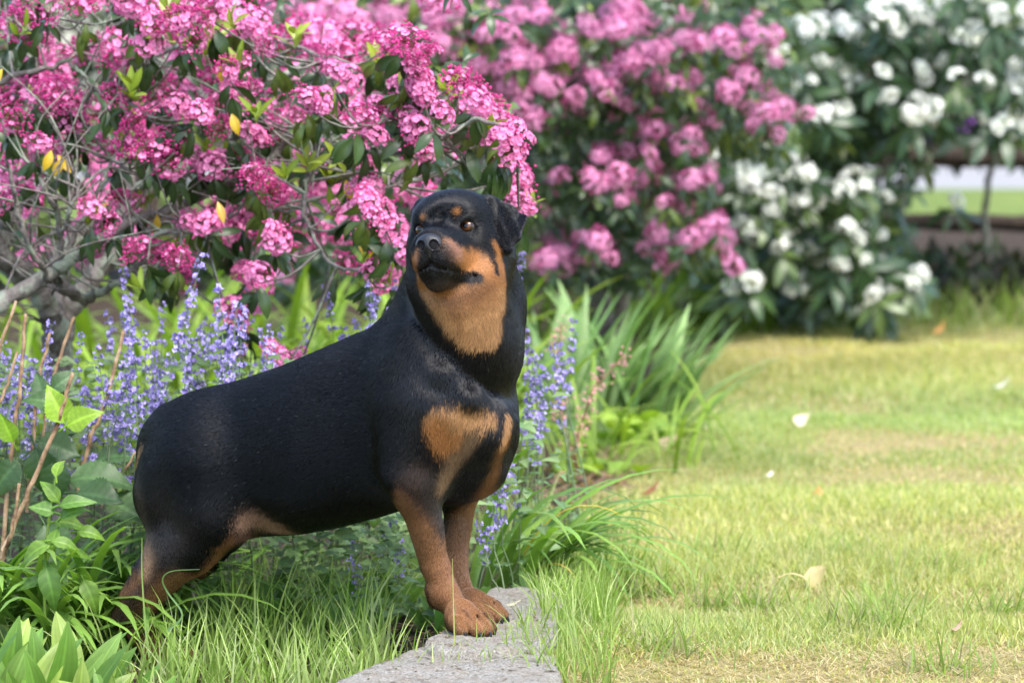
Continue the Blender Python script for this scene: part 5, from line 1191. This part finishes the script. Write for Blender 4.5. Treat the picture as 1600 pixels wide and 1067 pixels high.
# ---- coral bells
cb = on_ground(905, 745); co = thing('coral_bells', 'coral bells with thin stems of small pink flowers in front of the iris clump', 'flower', tuple(cb))
BELL = []
for i in range(3):
    J = Join()
    for k in range(11):
        v, f, c = bud(.0036, .009, np.array([.78, .42, .42]) * rq.uniform(.8, 1.2)); J.add(v @ rot_to(unit(rq.normal(size=3) + [0, 0, -.3])).T + rq.normal(size=3) * [.010, .010, .022], f, c)
    BELL.append(J.me('flowers', PETAL))
for l, fp in (([(905, 745, 9.6), (900, 690, 9.6), (930, 610, 9.5), (975, 555, 9.5)], [(975, 560), (965, 572), (950, 588), (935, 602)]), ([(905, 745, 9.6), (900, 700, 9.5), (915, 640, 9.4), (935, 590, 9.4)], [(930, 600), (925, 612), (918, 632), (910, 640)]), ([(905, 745, 9.6), (895, 710, 9.4), (915, 660, 9.4)], [(916, 656), (910, 670), (905, 685), (898, 695)]), ([(905, 745, 9.6), (890, 690, 9.5), (875, 640, 9.5)], [(878, 640), (868, 645), (884, 638)]), ([(905, 745, 9.6), (870, 620, 9.7), (878, 505, 9.7)], [(876, 510), (870, 535), (862, 540), (874, 525)])):
    part_tube(co, 'stem', bp(l), .0022, .0014, STEM, 4, 5, (.32, .16, .10))
    for x, y in fp: tag(link('flowers', BELL[rq.integers(3)], co, mw=m4(rot_to(unit([.4, 0, 1])), at(x, y, l[-1][2]) - cb, rq.uniform(.8, 1.1))), kind='stuff')
BASAL = leaf_set(3, .075, .06, OBOV, [(.25, .36, .04), (.20, .32, .04)], LEAF, fold=.15, bend=.5)
for i in range(14):
    a_ = rq.uniform(0, 6.28); link('leaf', BASAL[rq.integers(3)][3], co, mw=m4(basis((math.cos(a_), math.sin(a_), .7)), (rq.normal() * .05 + .04, rq.normal() * .05, .01), rq.uniform(.8, 1.4)))
lm = on_ground(1000, 705); lp = thing('young_leafy_plant', 'low lime green leafy plant at the lawn edge in front of the iris fans', 'plant', tuple(lm))
for i in range(46):
    a_ = rq.uniform(0, 6.28); link('leaf', BASAL[rq.integers(3)][3], lp, mw=m4(basis((math.cos(a_), math.sin(a_), rq.uniform(.3, 1.6))), (rq.uniform(-.14, .12), rq.uniform(-.12, .12), rq.uniform(0, .08)), rq.uniform(.8, 1.5)))
# ---- grass
def scatter(n_, x0, x1, y0, y1, keep): 
    x, y = rq.uniform(x0, x1, n_), rq.uniform(y0, y1, n_); k = keep(x, y); return np.stack([x[k], y[k], gz(x[k], y[k]) - .002], 1)
GR = np.array([(.39, .44, .115), (.48, .49, .16), (.58, .54, .27), (.38, .45, .19)]); STRAW = np.array([(.58, .46, .25), (.50, .39, .19), (.64, .54, .32)])
def patch(p, sc=1.0):                            # 0 green .. 1 dry
    a = vnoise(p * [1, 1, 0], 4.2 * sc, 71) * .85 + vnoise(p * [1, 1, 0], 11 * sc, 72) * .5
    g = lambda x0, y0, sx, sy: np.exp(-((p[:, 0] - x0) / sx) ** 2 - ((p[:, 1] - y0) / sy) ** 2)
    return a + 1.6 * g(.66, 7.04, .48, .26) + .9 * g(.30, 6.72, .28, .12) + .7 * g(.85, 7.3, .25, .2) - .5 * g(.12, 7.7, .2, .7)
def lawn_blades(name, p, h_, w_, dry0=0.0, lean=(.0, .7), seg=2):
    a = patch(p) + dry0; dry = rq.random(len(p)) < np.clip(.20 + .60 * a, .05, .92)
    c = GR[rq.integers(4, size=len(p))] * (1 + .18 * vnoise(p * [1, 1, 0], 2.6, 73))[:, None]; c[:, 0] *= 1 + .12 * vnoise(p * [1, 1, 0], 1.7, 75)
    c[dry] = STRAW[rq.integers(3, size=dry.sum())]; c *= rq.uniform(.75, 1.2, (len(p), 1))
    L_ = h_ * rq.uniform(.45, 1.15, len(p)) * np.clip(1.05 - .45 * a, .45, 1.5); L_[dry] *= .75
    le = rq.uniform(lean[0], lean[1], len(p)); le[dry] += rq.uniform(.2, .9, dry.sum())
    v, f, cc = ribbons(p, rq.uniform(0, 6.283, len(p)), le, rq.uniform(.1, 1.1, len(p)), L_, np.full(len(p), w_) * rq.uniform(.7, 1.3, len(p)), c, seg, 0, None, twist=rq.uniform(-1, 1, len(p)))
    return tag(link(name, mesh(name, v, f, GRASS, True, cc)), kind='stuff')
onlawn = lambda x, y: (x > bed_x(y) - .02)
infov = lambda x, y: (np.abs(x) < y * .1333 + .75)
dd = lambda x, y: np.clip((y - 8.5) / 9, 0, 1)
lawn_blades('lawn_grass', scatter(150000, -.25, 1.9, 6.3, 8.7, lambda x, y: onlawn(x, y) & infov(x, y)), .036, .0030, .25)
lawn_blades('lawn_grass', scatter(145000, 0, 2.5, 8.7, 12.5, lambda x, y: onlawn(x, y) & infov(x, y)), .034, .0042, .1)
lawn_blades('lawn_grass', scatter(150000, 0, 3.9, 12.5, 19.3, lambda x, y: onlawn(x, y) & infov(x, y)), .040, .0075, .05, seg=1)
# straw lying on the ground
ps = scatter(26000, -.2, 1.6, 6.55, 9.5, lambda x, y: onlawn(x, y) & infov(x, y)); ps[:, 2] += .006
n_ = len(ps); v, f, c = ribbons(ps, rq.uniform(0, 6.28, n_), rq.uniform(1.25, 1.6, n_), rq.uniform(-.3, .3, n_), rq.uniform(.015, .05, n_), np.full(n_, .0024), pick(STRAW, n_), 2, 0, [1, 1, .6])
tag(link('dry_thatch', mesh('dry_thatch', v, f, GRASS, True, c)), kind='stuff')
# taller tufts in the near lawn
tp = []
for x, y, n_ in ((1120, 960, 70), (1180, 955, 60), (1360, 985, 80), (1390, 960, 60), (1560, 960, 60), (960, 900, 90), (1010, 930, 80), (920, 960, 80), (1480, 1050, 50), (1050, 1040, 50), (1300, 880, 40), (1450, 900, 40), (1100, 880, 50)):
    b = on_ground(x, y); n_ = int(n_ * 1.7); q = np.c_[rq.normal(b[0], .05, n_), rq.normal(b[1], .05, n_)]; tp.append(np.c_[q, gz(q[:, 0], q[:, 1])])
tp = np.concatenate(tp); blades_obj('grass_tuft', tp, rq.uniform(.05, .12, len(tp)), rq.uniform(.003, .0045, len(tp)), [(.30, .42, .10), (.36, .46, .13), (.24, .36, .07), (.40, .36, .20)], (.05, 1.1), (.1, .8), 4)
# long grass between the dog and the camera, round the stone and through the border
TG = [(.26, .38, .08), (.32, .43, .12), (.22, .34, .06), (.40, .47, .20), (.30, .40, .10)]
def tall(name, pts, hmin, hmax, w_=.0045, lean=(.0, .45), curl=(.1, 1.1), pal=TG, seg=5): 
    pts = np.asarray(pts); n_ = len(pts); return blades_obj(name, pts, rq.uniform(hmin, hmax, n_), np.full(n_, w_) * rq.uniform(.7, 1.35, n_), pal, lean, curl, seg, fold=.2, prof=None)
def band(n_, x0, x1, y0, y1, dx=0):              # picture box of base points on the ground
    out = []
    while len(out) < n_:
        p = on_ground(rq.uniform(x0, x1), rq.uniform(y0, y1), -.03 if x0 < 600 else 0); out.append(ground_pt(p[0], p[1]))
    return np.array(out)
tall('tall_grass', band(560, 250, 610, 1020, 1110), .07, .20)
tall('tall_grass', band(210, 335, 600, 985, 1030), .12, .26, .0048, (.0, .35))
tall('tall_grass', band(90, 185, 320, 1035, 1110), .05, .14)
tall('tall_grass', band(26, 215, 330, 1010, 1050), .12, .22, .005, (.0, .35))
tall('tall_grass', band(330, 330, 690, 930, 990), .10, .24, .0048, (.0, .5), (.2, 1.4))
tall('tall_grass', band(520, 840, 960, 930, 1020), .06, .15, .0036)
tall('tall_grass', band(260, 800, 960, 1020, 1090), .05, .13, .0034)
tall('tall_grass', band(330, 820, 1000, 830, 940), .07, .16, .0042, (.0, .6))
tall('tall_grass', band(130, 560, 900, 1060, 1110), .05, .13, .0034)
tall('tall_grass', band(200, 700, 860, 820, 900), .10, .20, .0048, (.0, .6), (.3, 1.4))
tall('tall_grass', band(70, 0, 200, 1000, 1060), .10, .22, .0048, (.0, .6), (.3, 1.4))
tall('tall_grass', band(700, 1100, 1620, 480, 520), .10, .28, .010, (.0, .6), (.2, 1.1), [(.17, .26, .04), (.22, .31, .06), (.30, .30, .14)], 3)
# single blades that cross the hind leg and the front leg
for name, l, w_, c_, lb in (('grass_blade', [(235, 1035, 7.0), (228, 980, 7.0), (222, 900, 7.0), (222, 840, 7.0)], .0050, (.27, .38, .11), 'upright pale grass blade in front of the hock of the dog'), ('grass_blade', [(262, 985, 7.02), (285, 960, 7.02), (262, 925, 7.02), (254, 905, 7.0), (268, 892, 6.98), (312, 889, 6.96)], .0046, (.20, .34, .13), 'bent grass blade curling over the hind leg of the dog'), ('grass_blade', [(712, 1066, 6.85), (710, 990, 6.85), (708, 920, 6.86), (707, 872, 6.87)], .0034, (.45, .46, .17), 'straight pale grass stem crossing the near front leg')):
    c = spline(bp(l), 5); w0 = np.linspace(1, .25, len(c)) * w_ / 2; sd = np.array([1., -.3, .1]); sd = sd / np.linalg.norm(sd)
    tg = np.gradient(c, axis=0); tg /= np.linalg.norm(tg, axis=1)[:, None]; sd = np.cross(tg, unit(CAMP - c[0])); sd /= np.linalg.norm(sd, axis=1)[:, None]
    c0 = c[0].copy(); nn = np.cross(sd, tg)
    v = np.stack([c - sd * w0[:, None] + nn * .0006, c - nn * .0004, c + sd * w0[:, None] + nn * .0006], 1).reshape(-1, 3) - c0
    f = [(i * 3 + k, i * 3 + k + 1, i * 3 + k + 4, i * 3 + k + 3) for i in range(len(c) - 1) for k in (0, 1)]
    tag(link(name, mesh(name, v, f, GRASS, True, np.tile(c_, (len(v), 1))), loc=tuple(c0)), lb, 'grass')
# ---- fallen leaves on the lawn
def fallen(x, y, L, col, label, az, tilt=.35, curl=-.9, stem=True, lift=.02, up=(0, 0, 1)):
    p = on_ground(x, y, .012); p[2] = gz(p[0], p[1]) + lift
    v, f, c = leaf_shape(L, L * .8, OVATE, col=col, fold=-.35, bend=-curl, seg=8, vein=.88, wave=.05)
    R_ = basis((math.cos(az), math.sin(az), tilt), up); o = tag(link('fallen_leaf', mesh('fallen_leaf', v, f, LEAF, True, c), mw=m4(R_, p)), label, 'leaf')
    if stem:
        tv, tf = tube(spline([(0, 0, 0), (-.12 * L, -.4 * L, .10 * L), (-.1 * L, -.85 * L, -.05 * L)], 4), .0014, 5); link('stalk', mesh('stalk', tv, tf, STEM, True, np.tile(np.array(col) * .9, (len(tv), 1))), o)
fallen(1256, 916, .066, (.80, .64, .34), 'pale yellow curled leaf with a long stalk lying on the near lawn', -.1, .12, 1.2, True, .030, (0, -1, .75))
fallen(1240, 668, .060, (.74, .62, .48), 'cream fallen leaf on the middle of the lawn', .4, .2, .8, False, .03, (0, -1, 1))
fallen(1000, 782, .060, (.38, .13, .05), 'red-brown fallen leaf at the lawn edge right of the front paws', .2, .25, .7, False, .03)
fallen(1030, 708, .075, (.62, .45, .28), 'tan fallen leaf beside the lime green plant at the lawn edge', .4, .2, .8, False, .03, (0, -1, 1))
fallen(1198, 750, .026, (.78, .72, .60), 'tiny white fallen petal on the lawn below the cream leaf', .8, .3, .6, False, .03)
fallen(1552, 615, .065, (.72, .70, .62), 'white fallen petal at the right edge of the lawn', .1, .2, .6, False, .04)
fallen(1455, 532, .085, (.66, .36, .14), 'orange fallen leaf near the foot of the white shrub', .4, .3, .8, False, .05)
fallen(1275, 782, .036, (.62, .34, .10), 'orange-brown fallen leaf in the middle foreground of the lawn', 1.2, .3, .8, False, .025)
fallen(1486, 985, .030, (.52, .33, .25), 'pinkish dry leaf on the bare patch at the lower right', .3, .3, .8, False, .02)
fallen(790, 1004, .030, (.50, .47, .35), 'pale dry leaf on the stone in front of the paws', .1, .05, .4, False, .068)
fallen(565, 925 + 65, .036, (.42, .16, .05), 'rust-brown dead leaf in the grass under the belly', .3, .3, .8, False, .03)
fallen(1100, 676, .036, (.72, .66, .55), 'pale fallen leaf at the lawn edge right of the iris clump', .9, .3, .8, False, .03)
# bark chips along the edge of the border
n_ = 900; x = rq.uniform(-.15, .03, n_); y = rq.uniform(9.6, 11.6, n_); x = bed_x(y) + rq.normal(-.05, .06, n_); ps = np.stack([x, y, gz(x, y) + .01], 1)
v, f, c = ribbons(ps, rq.uniform(0, 6.28, n_), rq.uniform(1.1, 1.6, n_), rq.uniform(-.3, .3, n_), rq.uniform(.02, .05, n_), np.full(n_, .014), pick([(.26, .17, .11), (.36, .22, .14), (.16, .11, .08)], n_), 2, 0, [.7, 1, .5])
tag(link('bark_mulch', mesh('bark_mulch', v, f, GRASS, True, c)), kind='stuff')
n_ = 2600; x = rq.uniform(-1.3, -.05, n_); y = rq.uniform(6.9, 8.1, n_); ps = np.stack([x, y, gz(x, y) + .006], 1)
v, f, c = ribbons(ps, rq.uniform(0, 6.28, n_), rq.uniform(1.2, 1.6, n_), rq.uniform(-.3, .3, n_), rq.uniform(.012, .035, n_), np.full(n_, .009), pick([(.20, .13, .08), (.30, .20, .13), (.10, .07, .05), (.40, .30, .20)], n_), 2, 0, [.7, 1, .5])
tag(link('leaf_litter', mesh('leaf_litter', v, f, GRASS, True, c)), kind='stuff')
# dry bits lying on the stone
n_ = 520; q = [on_ground(rq.uniform(560, 860), rq.uniform(925, 1066), PZ) for _ in range(n_)]; ps = []
sl_ = [o for o in bpy.data.objects if o.name.startswith('stone_slab')]; dg = bpy.context.evaluated_depsgraph_get(); dg.update()
for p in q:
    for o in sl_:
        ok_, h_, nn_, _i = o.ray_cast(Vector((p[0] - o.location.x, p[1] - o.location.y, 1.0)), Vector((0, 0, -1)))
        if ok_ and abs(nn_.z) > .7: ps.append((p[0], p[1], h_.z + .0012)); break
ps = np.array(ps); n_ = len(ps); v, f, c = ribbons(ps, rq.uniform(0, 6.28, n_), np.full(n_, 1.55), rq.uniform(-.05, .05, n_), rq.uniform(.004, .022, n_), rq.uniform(.0015, .005, n_), pick([(.30, .22, .13), (.42, .34, .22), (.16, .11, .06), (.12, .13, .05)], n_), 2, 0, [.7, 1, .5])
tag(link('dry_debris', mesh('dry_debris', v, f, GRASS, True, c)), kind='stuff')
